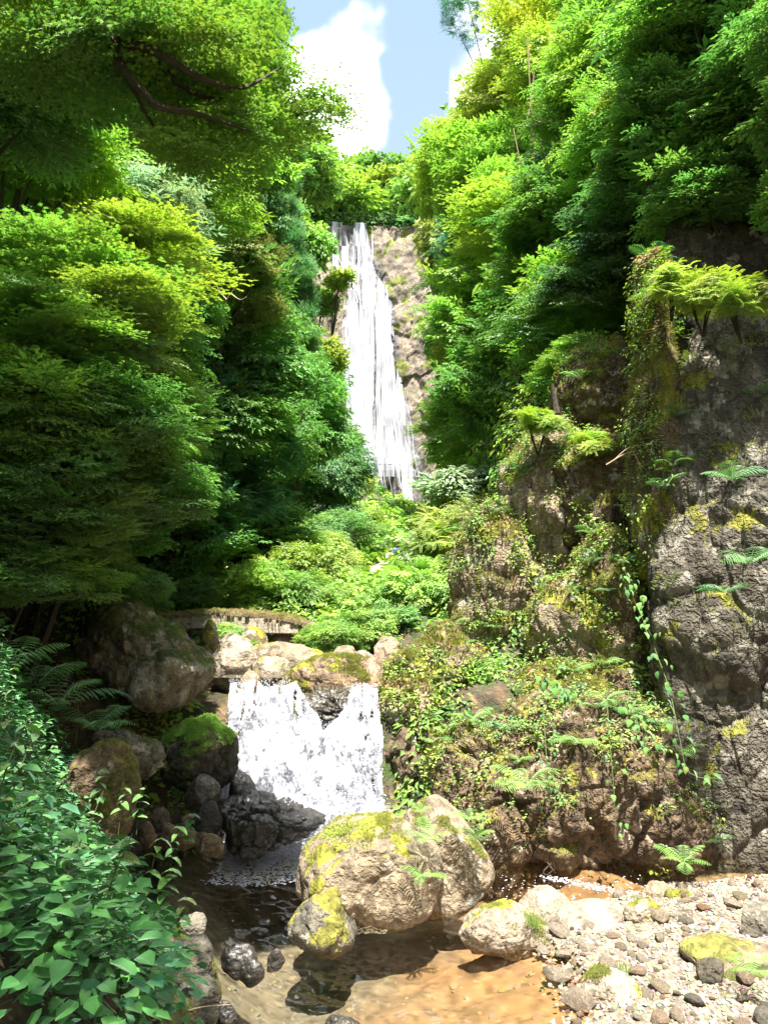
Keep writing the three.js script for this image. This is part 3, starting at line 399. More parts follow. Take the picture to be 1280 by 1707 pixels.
  const veil = (left, right, ta, tb, lift = 0, shift = 0) => { const vu = 40, vt = 150, P = [], U = [], I = []; for (let j = 0; j <= vt; j++) for (let i = 0; i <= vu; i++) { const t = lerp(ta, tb, j / vt), px = lerp(left(t), right(t), i / vu), c = wet(X(px), t); P.push(c.x, c.y, c.z + 0.05 + lift); U.push(c.x * 0.16 + shift, c.y * 0.045 + shift); } for (let j = 0; j < vt; j++) for (let i = 0; i < vu; i++) { const a = j * (vu + 1) + i, t = lerp(ta, tb, j / vt), e = Math.min(i, vu - i) / vu; if (e < 0.10 && fbm(i * 0.3, t * 30, 3, 2) + e * 4 < 0.12) continue; I.push(a, a + vu + 1, a + 1, a + 1, a + vu + 1, a + vu + 2); } const q = new THREE.BufferGeometry(); q.setAttribute('position', new THREE.Float32BufferAttribute(P, 3)); q.setAttribute('uv', new THREE.Float32BufferAttribute(U, 2)); q.setIndex(I); q.computeVertexNormals(); mesh('water_veil', q, M.veil, f); };
  veil(curve([[0, 588], [0.2, 574], [0.4, 566], [0.6, 568], [0.8, 580], [0.88, 606]]), curve([[0, 608], [0.15, 622], [0.3, 655], [0.5, 662], [0.7, 686], [0.88, 704]]), 0, 0.88);
  veil(curve([[0.15, 580], [0.5, 570], [0.84, 596]]), curve([[0.15, 622], [0.5, 652], [0.84, 680]]), 0.15, 0.84, 0.06, 0.37);
  veil(curve([[0.78, 664], [1, 668]]), curve([[0.78, 684], [1, 688]]), 0.78, 1);
  veil(curve([[0, 546], [0.25, 562]]), curve([[0, 566], [0.25, 606]]), 0, 0.25);
  veil(curve([[0.3, 566], [0.86, 588]]), curve([[0.3, 640], [0.86, 694]]), 0.3, 0.86);
}

// ------------------------------------------------------------------ foliage shapes
function leafInto(P, b, dir, up, len, wid, fold = 0.15, droop = 0.2, four = true) {
  const d = dir.clone().normalize(), s = new V3().crossVectors(d, up).normalize(), n = new V3().crossVectors(s, d).normalize();
  const m = b.clone().addScaledVector(d, len * 0.45), t = b.clone().addScaledVector(d, len).addScaledVector(n, -len * droop);
  const l = m.clone().addScaledVector(s, -wid / 2).addScaledVector(n, fold * wid), r = m.clone().addScaledVector(s, wid / 2).addScaledVector(n, fold * wid);
  const tri = (...q) => q.forEach((v) => P.push(v.x, v.y, v.z));
  if (four) { const e = (f, w, k) => b.clone().addScaledVector(d, len * f).addScaledVector(s, k * wid * w).addScaledVector(n, fold * wid * w * 2 - len * droop * f * f), l1 = e(0.24, 0.40, -1), l2 = e(0.62, 0.41, -1), r1 = e(0.24, 0.40, 1), r2 = e(0.62, 0.41, 1), c = e(0.45, 0, 0); tri(b, c, l1); tri(l1, c, l2); tri(l2, c, t); tri(b, r1, c); tri(r1, r2, c); tri(r2, t, c); } else { tri(b, t, l); tri(b, r, t); }
}
function geoOf(P) { const g = new THREE.BufferGeometry(); g.setAttribute('position', new THREE.Float32BufferAttribute(P, 3)); g.setAttribute('color', new THREE.Float32BufferAttribute(new Float32Array(P.length).fill(1), 3)); g.computeVertexNormals(); return g; }
const UP = new V3(0, 1, 0), rv = (R, s = 1) => new V3((R() - 0.5) * 2 * s, (R() - 0.5) * 2 * s, (R() - 0.5) * 2 * s);
function twigInto(P, a, b, w) { const d = b.clone().sub(a), s = new V3().crossVectors(d, UP).normalize().multiplyScalar(w); const q = [a.clone().sub(s), a.clone().add(s), b]; q.forEach((v) => P.push(v.x, v.y, v.z)); }
const S = {};
function sprig(seed, n, len, L, W, o = {}) {    // alternate leaves along side twigs; z is along the twig, y its upper side
  const R = rngOf(seed), P = [];
  const twigs = o.twigs || 3;
  for (let k = 0; k < twigs; k++) {
    const a = (k - (twigs - 1) / 2) * (o.fan || 0.6) + (R() - 0.5) * 0.2, tl = len * (1 - Math.abs(a) * 0.25), dir = new V3(Math.sin(a), (R() - 0.5) * (o.lift || 0.5), Math.cos(a)).normalize();
    if (o.wood) twigInto(P, new V3(0, 0, 0), dir.clone().multiplyScalar(tl * 0.8), 0.006);
    for (let i = 0; i < n; i++) {
      const s = (i + 0.6) / n, p = dir.clone().multiplyScalar(tl * s); p.y -= (o.sag || 0.12) * len * s * s; p.add(rv(R, L * (o.jit ?? 0.25)));
      const side = i % 2 ? 1 : -1, spread = (o.spread || 1.0) * (1 - 0.6 * s), ld = new V3(dir.x * Math.cos(spread) + side * dir.z * Math.sin(spread), (R() - 0.6) * (o.hang || 0.6), dir.z * Math.cos(spread) - side * dir.x * Math.sin(spread));
      leafInto(P, p, ld, UP.clone().add(rv(R, o.wob || 0.5)), L * (0.75 + 0.5 * R()), W * (0.75 + 0.5 * R()), 0.16, 0.12 + 0.2 * R(), o.four ?? true);
    }
  }
  return geoOf(P);
}
S.broad = [sprig(1, 9, 0.42, 0.115, 0.05), sprig(2, 9, 0.42, 0.115, 0.052)];
S.small = [sprig(3, 12, 0.42, 0.065, 0.034, { twigs: 4 }), sprig(4, 12, 0.42, 0.065, 0.034, { twigs: 4 })];
S.gloss = [sprig(5, 7, 0.34, 0.14, 0.05, { hang: 0.4, lift: 0.9 })];
S.long = [sprig(6, 8, 0.45, 0.17, 0.042, { hang: 0.9, sag: 0.3 })];
S.far = [sprig(7, 7, 0.85, 0.30, 0.17, { four: false, lift: 1.0, wob: 0.9 }), sprig(8, 7, 0.85, 0.27, 0.16, { four: false, lift: 1.0, wob: 0.9 })];
S.tiny = [sprig(9, 10, 0.3, 0.04, 0.024, { twigs: 4, four: false })];
function starInto(P, c, dir, up, r, R) { const d = dir.clone().normalize(), s = new V3().crossVectors(d, up).normalize(), n = new V3().crossVectors(s, d); for (let k = -2; k <= 2; k++) { const a = k * 0.62, l = r * (1 - Math.abs(k) * 0.17), e = d.clone().multiplyScalar(Math.cos(a)).addScaledVector(s, Math.sin(a)), w = new V3().crossVectors(e, n).multiplyScalar(r * 0.16), m = c.clone().addScaledVector(e, l * 0.45), t = c.clone().addScaledVector(e, l).addScaledVector(n, -l * 0.18); for (const q of [c, m.clone().add(w), t, c, t, m.clone().sub(w)]) P.push(q.x, q.y, q.z); } }
function mapleSpray(seed, nt, nl, r) { const R = rngOf(seed), P = []; for (let k = 0; k < nt; k++) { const a = (k - (nt - 1) / 2) * 0.42, L = 0.62 * (1 - 0.2 * Math.abs(a)), dir = new V3(Math.sin(a), 0, Math.cos(a)); for (let i = 0; i < nl; i++) { const s = (i + 0.8) / nl, p = dir.clone().multiplyScalar(L * s).add(new V3((R() - 0.5) * 0.1, (R() - 0.5) * 0.03 - 0.10 * s * s, (R() - 0.5) * 0.1)); starInto(P, p, dir.clone().add(rv(R, 0.9)), UP.clone().add(rv(R, 0.35)), r * (0.7 + 0.5 * R()), R); } } return geoOf(P); }
S.maple = [mapleSpray(11, 5, 9, 0.062), mapleSpray(12, 5, 9, 0.062)];
{
  const cedar = (seed) => { const R = rngOf(seed), P = []; for (let k = 0; k < 15; k++) { const a = (R() - 0.5) * 2.2, L = 0.35 + 0.3 * R(), dir = new V3(Math.sin(a), 0.35 + (R() - 0.5) * 0.7, Math.cos(a)).normalize(); for (let i = 0; i < 4; i++) { const b = dir.clone().multiplyScalar(L * (0.2 + 0.22 * i)); leafInto(P, b, dir.clone().add(rv(R, 0.75)), UP, 0.17, 0.032, 0.3, -0.25, false); } } return geoOf(P); };
  S.cedar = [cedar(21), cedar(22)];
  const pin = (seed) => { const R = rngOf(seed), P = []; for (let k = 0; k < 5; k++) { const a = k * 1.26 + R() * 0.5, dir = new V3(Math.sin(a), 0.25, Math.cos(a)); for (let i = 0; i < 9; i++) { const s = 0.15 + 0.85 * i / 9, p = dir.clone().multiplyScalar(0.42 * s); p.y -= 0.16 * s * s; for (const q of [-1, 1]) leafInto(P, p, new V3(dir.x * 0.5 + q * dir.z, -0.1, dir.z * 0.5 - q * dir.x), UP, 0.085 * (1.1 - s * 0.4), 0.034, 0.1, 0.15, false); } } return geoOf(P); };
  S.pinnate = [pin(31), pin(32)];
  const clump = (seed, n, L, W) => { const R = rngOf(seed), P = []; for (let i = 0; i < n; i++) { const a = R() * 6.283, r = Math.sqrt(R()) * 0.3, b = new V3(Math.cos(a) * r, 0.1 + 0.26 * R() * (1 - r), Math.sin(a) * r); leafInto(P, b, new V3(Math.cos(a) + (R() - 0.5), (R() - 0.5) * 0.5, Math.sin(a) + (R() - 0.5)), UP.clone().add(rv(R, 0.4)), L * (0.6 + 0.7 * R()), W * (0.6 + 0.7 * R()), 0.15, 0.25); } return geoOf(P); };
  S.clump = [clump(41, 30, 0.13, 0.07), clump(42, 30, 0.12, 0.065)];
  S.bigclump = [clump(43, 22, 0.2, 0.12), clump(44, 22, 0.2, 0.11)];
  const grass = (seed) => { const R = rngOf(seed), P = []; for (let i = 0; i < 26; i++) { const a = R() * 6.283, b = new V3(Math.cos(a) * 0.05 * R(), 0, Math.sin(a) * 0.05 * R()); leafInto(P, b, new V3(Math.cos(a) * (0.2 + 0.7 * R()), 1, Math.sin(a) * (0.2 + 0.7 * R())), new V3(Math.cos(a), 0.2, Math.sin(a)), 0.10 + 0.14 * R(), 0.007, 0.2, 0.35); } return geoOf(P); };
  S.grass = [grass(51), grass(52)];
  const moss = (seed) => { const R = rngOf(seed), P = []; for (let i = 0; i < 40; i++) { const a = R() * 6.283, r = 0.05 * Math.sqrt(R()), b = new V3(Math.cos(a) * r, 0, Math.sin(a) * r); leafInto(P, b, new V3((R() - 0.5) * 1.2, 1, (R() - 0.5) * 1.2), new V3(1, 0, 0.3), 0.012 + 0.016 * R(), 0.006, 0.2, 0.2, false); } return geoOf(P); };
  S.moss = [moss(61), moss(62)];
  const hang = (seed) => { const R = rngOf(seed), P = []; for (let i = 0; i < 30; i++) { const b = rv(R, 0.07); leafInto(P, b, new V3((R() - 0.5) * 0.5, -1, 0.25 * R()), new V3(0, 0.2, 1), 0.07 + 0.11 * R(), 0.010, 0.2, 0.1, false); } return geoOf(P); };
  S.trail = [hang(71)];
}
// one fern frond along +z: a bowed rachis with paired pinnae narrowing to the tip
function frondGeo(seed, pairs = 15, wide = 0.34) { const R = rngOf(seed), P = [], pt = (s) => new V3(0, 0.42 * Math.sin(s * 2.0) * 0.8 - 0.18 * s * s, s); let last = pt(0); for (let i = 1; i <= pairs; i++) { const s = 0.06 + 0.94 * i / pairs, p = pt(s), w = wide * Math.sin(Math.PI * Math.pow(1.02 - s, 0.75) * 0.94 + 0.03) + 0.015; const tng = p.clone().sub(last); { const x = 0.006 * (1.2 - s); for (const q of [[last, -x], [p, -x], [p, x], [last, -x], [p, x], [last, x]]) P.push(q[0].x + q[1], q[0].y, q[0].z); } for (const q of [-1, 1]) { const dir = new V3(q, -0.22 + (R() - 0.5) * 0.16, 0.42); leafInto(P, p, dir, UP, w * (0.9 + 0.2 * R()), 0.062 * (1.05 - 0.6 * s), 0.05, 0.2); } last = p; } return geoOf(P); }
const fronds = [frondGeo(1), frondGeo(2, 17, 0.28), frondGeo(3, 13, 0.38)];

// a pad: one ragged, flattened bough of many sprigs, 0.7 m in radius, with each sprig a little different in tone
function bough(seed, sprigs, n, flat, sag, droop, wob, radius = 0.7, size = 1) {
  const R = rngOf(seed), P = [], Cc = [], v = new V3();
  for (let i = 0; i < n; i++) {
    const b = R() * 6.283, edge = radius * (0.72 + 0.75 * noise(Math.cos(b) * 1.6, seed, Math.sin(b) * 1.6)), q = Math.sqrt(R()) * (R() < 0.14 ? 1.3 : 1), h = (R() * 2 - 0.85) * flat * Math.sqrt(Math.max(0.08, 1 - q * q * 0.9));
    const p = new V3(Math.cos(b) * q * edge, h * radius - sag * q * q * radius, Math.sin(b) * q * edge), dir = new V3(Math.cos(b) + (R() - 0.5) * 0.9, 0.05 - droop * q * R() + (R() < 0.12 ? 0.6 : 0), Math.sin(b) + (R() - 0.5) * 0.9);
    const m = basis(p, dir, UP.clone().add(rv(R, wob)), size * (0.75 + 0.5 * R())), g = sprigs[i % sprigs.length].attributes.position, k = 0.72 + 0.56 * R(), y = (R() - 0.5) * 0.3;
    for (let j = 0; j < g.count; j++) { v.fromBufferAttribute(g, j).applyMatrix4(m); P.push(v.x, v.y, v.z); Cc.push(k * (1 + y), k, k * (1 - y)); }
  }
  const g = geoOf(P); g.setAttribute('color', new THREE.Float32BufferAttribute(Cc, 3)); return g;
}
const BOUGH = {};
for (const [k, n, flat, sag, droop, wob] of [['broad', 62, 0.5, 0.15, 0.45, 0.4], ['small', 66, 0.5, 0.12, 0.4, 0.4], ['gloss', 60, 0.6, 0.1, 0.2, 0.5], ['long', 50, 0.45, 0.25, 0.9, 0.4], ['far', 26, 0.6, 0.1, 0.3, 0.6], ['tiny', 46, 0.4, 0.1, 0.3, 0.4], ['maple', 46, 0.2, 0.12, 0.3, 0.25], ['cedar', 46, 0.7, 0.1, 0.1, 0.6], ['pinnate', 40, 0.5, 0.2, 0.5, 0.4], ['bigclump', 22, 0.5, 0.1, 0.2, 0.4]]) BOUGH[k] = [1, 2, 3].map((q) => bough(q * 17 + n, S[k], n, flat, sag, droop, wob));
// [1, 2].map((q) => bough(q * 5, S.clump, 16, 0.12, 0, 0, 0.4, 0.7, 0.9)); BOUGH.twigs = [1, 2].map((q) => bough(q * 9, S.small, 22, 0.2, 0, 0, 0.5, 0.7, 0.9));
// whole crowns of unit radius, grown once per kind and shared: boughs over the shell of an uneven ball
function crownProto(seed, boughs, pads, padR) {
  const R = rngOf(seed), P = [], Cc = [], mid = [], v = new V3();
  for (let k = 0; k < pads; k++) {
    const y = R() * 1.75 - 0.8, a = k * 2.4 + R(), rr = Math.sqrt(Math.max(0.05, 1 - y * y)) * (0.5 + 0.5 * R()), c = new V3(Math.cos(a) * rr * 0.8, y * 0.8, Math.sin(a) * rr * 0.8), s = padR * (0.6 + 0.75 * R()) / 0.7; mid.push(c);
    const m = tmpM().makeRotationFromEuler(new THREE.Euler((R() - 0.5) * 0.7, R() * 6.283, (R() - 0.5) * 0.7, 'ZXY')).scale(new V3(s, s, s)).setPosition(c), g = boughs[k % boughs.length], p = g.attributes.position, q = g.attributes.color, t = 0.8 + 0.4 * R(), h = (R() - 0.5) * 0.22;
    for (let j = 0; j < p.count; j++) { v.fromBufferAttribute(p, j).applyMatrix4(m); P.push(v.x, v.y, v.z); Cc.push(q.getX(j) * t * (1 + h), q.getY(j) * t, q.getZ(j) * t * (1 - h)); }
  }
  const g = geoOf(P); g.setAttribute('color', new THREE.Float32BufferAttribute(Cc, 3)); return { geo: g, mid };
}
const two = { four: false }, light = {
  broad: [sprig(101, 8, 0.42, 0.125, 0.056, two)], small: [sprig(103, 10, 0.42, 0.075, 0.04, { ...two, twigs: 4 })], gloss: [sprig(105, 7, 0.34, 0.14, 0.055, { ...two, hang: 0.4, lift: 0.9 })], long: [sprig(106, 8, 0.45, 0.17, 0.045, { ...two, hang: 0.9, sag: 0.3 })], far: S.far, pinnate: S.pinnate,
  maple: [1, 2].map((q) => { const R = rngOf(110 + q), P = []; for (let k = 0; k < 4; k++) { const a = (k - 1.5) * 0.5, dir = new V3(Math.sin(a), 0, Math.cos(a)); for (let i = 0; i < 7; i++) { const c = dir.clone().multiplyScalar(0.6 * (i + 0.8) / 7).add(new V3((R() - 0.5) * 0.1, (R() - 0.5) * 0.03 - 0.1 * (i / 7) ** 2, (R() - 0.5) * 0.1)), f = R() * 6.283, up = rv(R, 0.35); for (let l = 0; l < 5; l++) { const b = f + (l - 2) * 0.62, r = 0.085 * (1 - 0.17 * Math.abs(l - 2)) * (0.8 + 0.4 * R()), e = new V3(Math.cos(b), 0, Math.sin(b)), w = new V3(-e.z, 0, e.x).multiplyScalar(0.017), t = c.clone().addScaledVector(e, r); t.y += r * (up.x * e.x + up.z * e.z) - 0.15 * r; const m = c.clone().addScaledVector(e, r * 0.4); for (const z of [c.clone().sub(w.clone().multiplyScalar(0.4)), m.clone().add(w), t]) P.push(z.x, z.y, z.z); } } } return geoOf(P); }) };
const PROTO = {};
for (const [k, n, flat, sag, droop, wob, pads, padR] of [['broad', 52, 0.5, 0.15, 0.45, 0.4, 20, 0.40], ['small', 54, 0.5, 0.12, 0.4, 0.4, 20, 0.40], ['gloss', 50, 0.6, 0.1, 0.2, 0.5, 19, 0.40], ['long', 46, 0.45, 0.25, 0.9, 0.4, 18, 0.40], ['far', 26, 0.6, 0.1, 0.3, 0.6, 21, 0.42], ['pinnate', 34, 0.5, 0.2, 0.5, 0.4, 18, 0.40], ['maple', 40, 0.2, 0.12, 0.3, 0.25, 19, 0.44]]) { const b = [1, 2].map((q) => bough(q * 23 + n, light[k], n, flat, sag, droop, wob)); PROTO[k] = [1, 2].map((q) => crownProto(q * 41 + n, b, pads, padR)); }
function place(list, R, p, r, col, tilt = 0.25) { list.push([tmpM().makeRotationFromEuler(new THREE.Euler((R() - 0.5) * 2 * tilt, R() * 6.283, (R() - 0.5) * 2 * tilt, 'ZXY')).scale(new V3(r / 0.7, r / 0.7, r / 0.7)).setPosition(p), col]); }
const COL = { lime: [0.31, 0.44, 0.03], yellow: [0.37, 0.46, 0.035], fresh: [0.22, 0.41, 0.035], mid: [0.135, 0.31, 0.04], deep: [0.085, 0.22, 0.045], blue: [0.06, 0.22, 0.085], silver: [0.26, 0.40, 0.18], cedar: [0.11, 0.28, 0.065], olive: [0.21, 0.28, 0.05], mossy: [0.27, 0.29, 0.035] };
function tint(R, base, v = 0.25) { const k = 1 + (R() - 0.5) * 2 * v, h = (R() - 0.5) * v; return rgb(clamp(base[0] * k * (1 + h), 0.005, 0.6), clamp(base[1] * k, 0.01, 0.6), clamp(base[2] * k * (1 - h), 0.005, 0.6)); }

// a tapered tube through points
function limb(pts, r0, r1, radial = 6) {
  const c = new THREE.CatmullRomCurve3(pts), n = Math.max(4, pts.length * 3), g = new THREE.TubeGeometry(c, n, 1, radial, false), p = g.attributes.position, q = new V3();
  for (let i = 0; i <= n; i++) { const m = c.getPointAt(i / n), r = lerp(r0, r1, i / n); for (let j = 0; j <= radial; j++) { const k = i * (radial + 1) + j; q.fromBufferAttribute(p, k).sub(m).multiplyScalar(r * (1 + 0.15 * noise(m.x * 3 + j, m.y * 2, m.z))).add(m); p.setXYZ(k, q.x, q.y, q.z); } }
  const uv = g.attributes.uv; for (let i = 0; i < uv.count; i++) uv.setXY(i, uv.getX(i) * c.getLength() / 0.5, uv.getY(i) * 2);
  g.computeVertexNormals(); return g;
}
let nTree = 0;
// tree: base on the slope, crown of flattened pads carried by limbs
function tree(name, label, group, o) {
  const R = rngOf(1000 + 17 * nTree++), C = o.c, [rx, ry, rz] = o.r, B = o.base || new V3(C.x + (o.lean || 0), ground(C.x + (o.lean || 0), C.z - 0.4), C.z - 0.4);
  if (!o.base && B.y > C.y - ry * 0.4) B.y = C.y - ry * 0.9;
  const t = thing(name, label, 'tree', group, B), L = (v) => v.clone().sub(B);
  const top = C.clone().add(new V3(0, ry * 0.5, 0)), midp = B.clone().lerp(top, 0.5).add(new V3((R() - 0.5) * 0.6, 0, (R() - 0.5) * 0.6));
  const len = B.distanceTo(top), tr = o.tr || clamp(len * 0.012, 0.025, 0.2);
  if (len > 0.8) mesh('trunk', limb([L(B).add(new V3(0, -0.4, 0)), L(midp), L(top)], tr, tr * 0.35), o.bark || M.bark, t);
  const list = [], base = COL[o.col]; let geo;
  const limbTo = (pc, y) => { const from = B.clone().lerp(top, clamp(0.45 + 0.5 * (y + 0.6) / 1.6, 0.3, 0.98)); mesh('branch', limb([L(from), L(from.clone().lerp(pc, 0.55)).add(new V3(0, 0.1 * rx, 0)), L(pc)], tr * 0.4, 0.012, 5), o.bark || M.bark, t); };
  if (o.pads) {
    geo = BOUGH[o.leaf][nTree % 3];
    for (let k = 0; k < o.pads; k++) { const y = R() * 1.75 - 0.75, a = R() * 6.283, rr = Math.sqrt(Math.max(0.05, 1 - y * y)) * (0.55 + 0.45 * R()) * (o.cone ? 1.15 - 0.5 * (y + 0.75) : 1), pc = C.clone().add(new V3(Math.cos(a) * rr * rx * 0.78, y * ry * 0.85, Math.sin(a) * rr * rz * 0.78)); if (k < (o.limbs ?? 7)) limbTo(pc, y); place(list, R, L(pc), (o.padR || 0.42) * rx * (0.65 + 0.6 * R()), tint(R, base, 0.25), o.tilt ?? 0.3); }
  } else {
    const pr = PROTO[o.leaf][nTree % 2], m = tmpM().makeRotationFromEuler(new THREE.Euler((R() - 0.5) * 0.3, R() * 6.283, (R() - 0.5) * 0.3, 'ZXY')); m.premultiply(tmpM().makeScale(rx, ry, rz)).setPosition(L(C)); geo = pr.geo; list.push([m, tint(R, base, 0.12)]);
    for (let k = 0; k < (o.limbs ?? 6); k++) { const q = pr.mid[(k * 3) % pr.mid.length]; limbTo(q.clone().applyMatrix4(m).add(B), q.y); }
  }
  scatter('crown', geo, o.mat || M.leaf, list, t); return t;
}
const T = (name, label, px, py, d, r, o, group) => tree(name, label, group, { ...o, c: at(px, py, d), r });

// ------------------------------------------------------------------ trees of the shaded side
T('cedar_tree', 'tall pointed cedar with tufted blue-green sprays beside the high waterfall', 466, 330, 46, [1.5, 4, 1.5], { leaf: 'cedar', col: 'cedar', pads: 34, cone: true, n: 60, padR: 0.4, flat: 0.6, size: 1.2, base: new V3(-6.4, 6, -46), tr: 0.25 });
T('cedar_tree', 'broad cedar with bushy green tufts below the pointed cedar', 480, 500, 43, [2.1, 5.0, 2.0], { leaf: 'cedar', col: 'cedar', pads: 52, cone: true, n: 60, padR: 0.34, flat: 0.7, size: 1.2, base: new V3(-5.9, 5, -43), tr: 0.25 });
const LS = 'trees on the shaded slope', RS = 'trees on the sunny slope', HS = 'trees above the high waterfall';
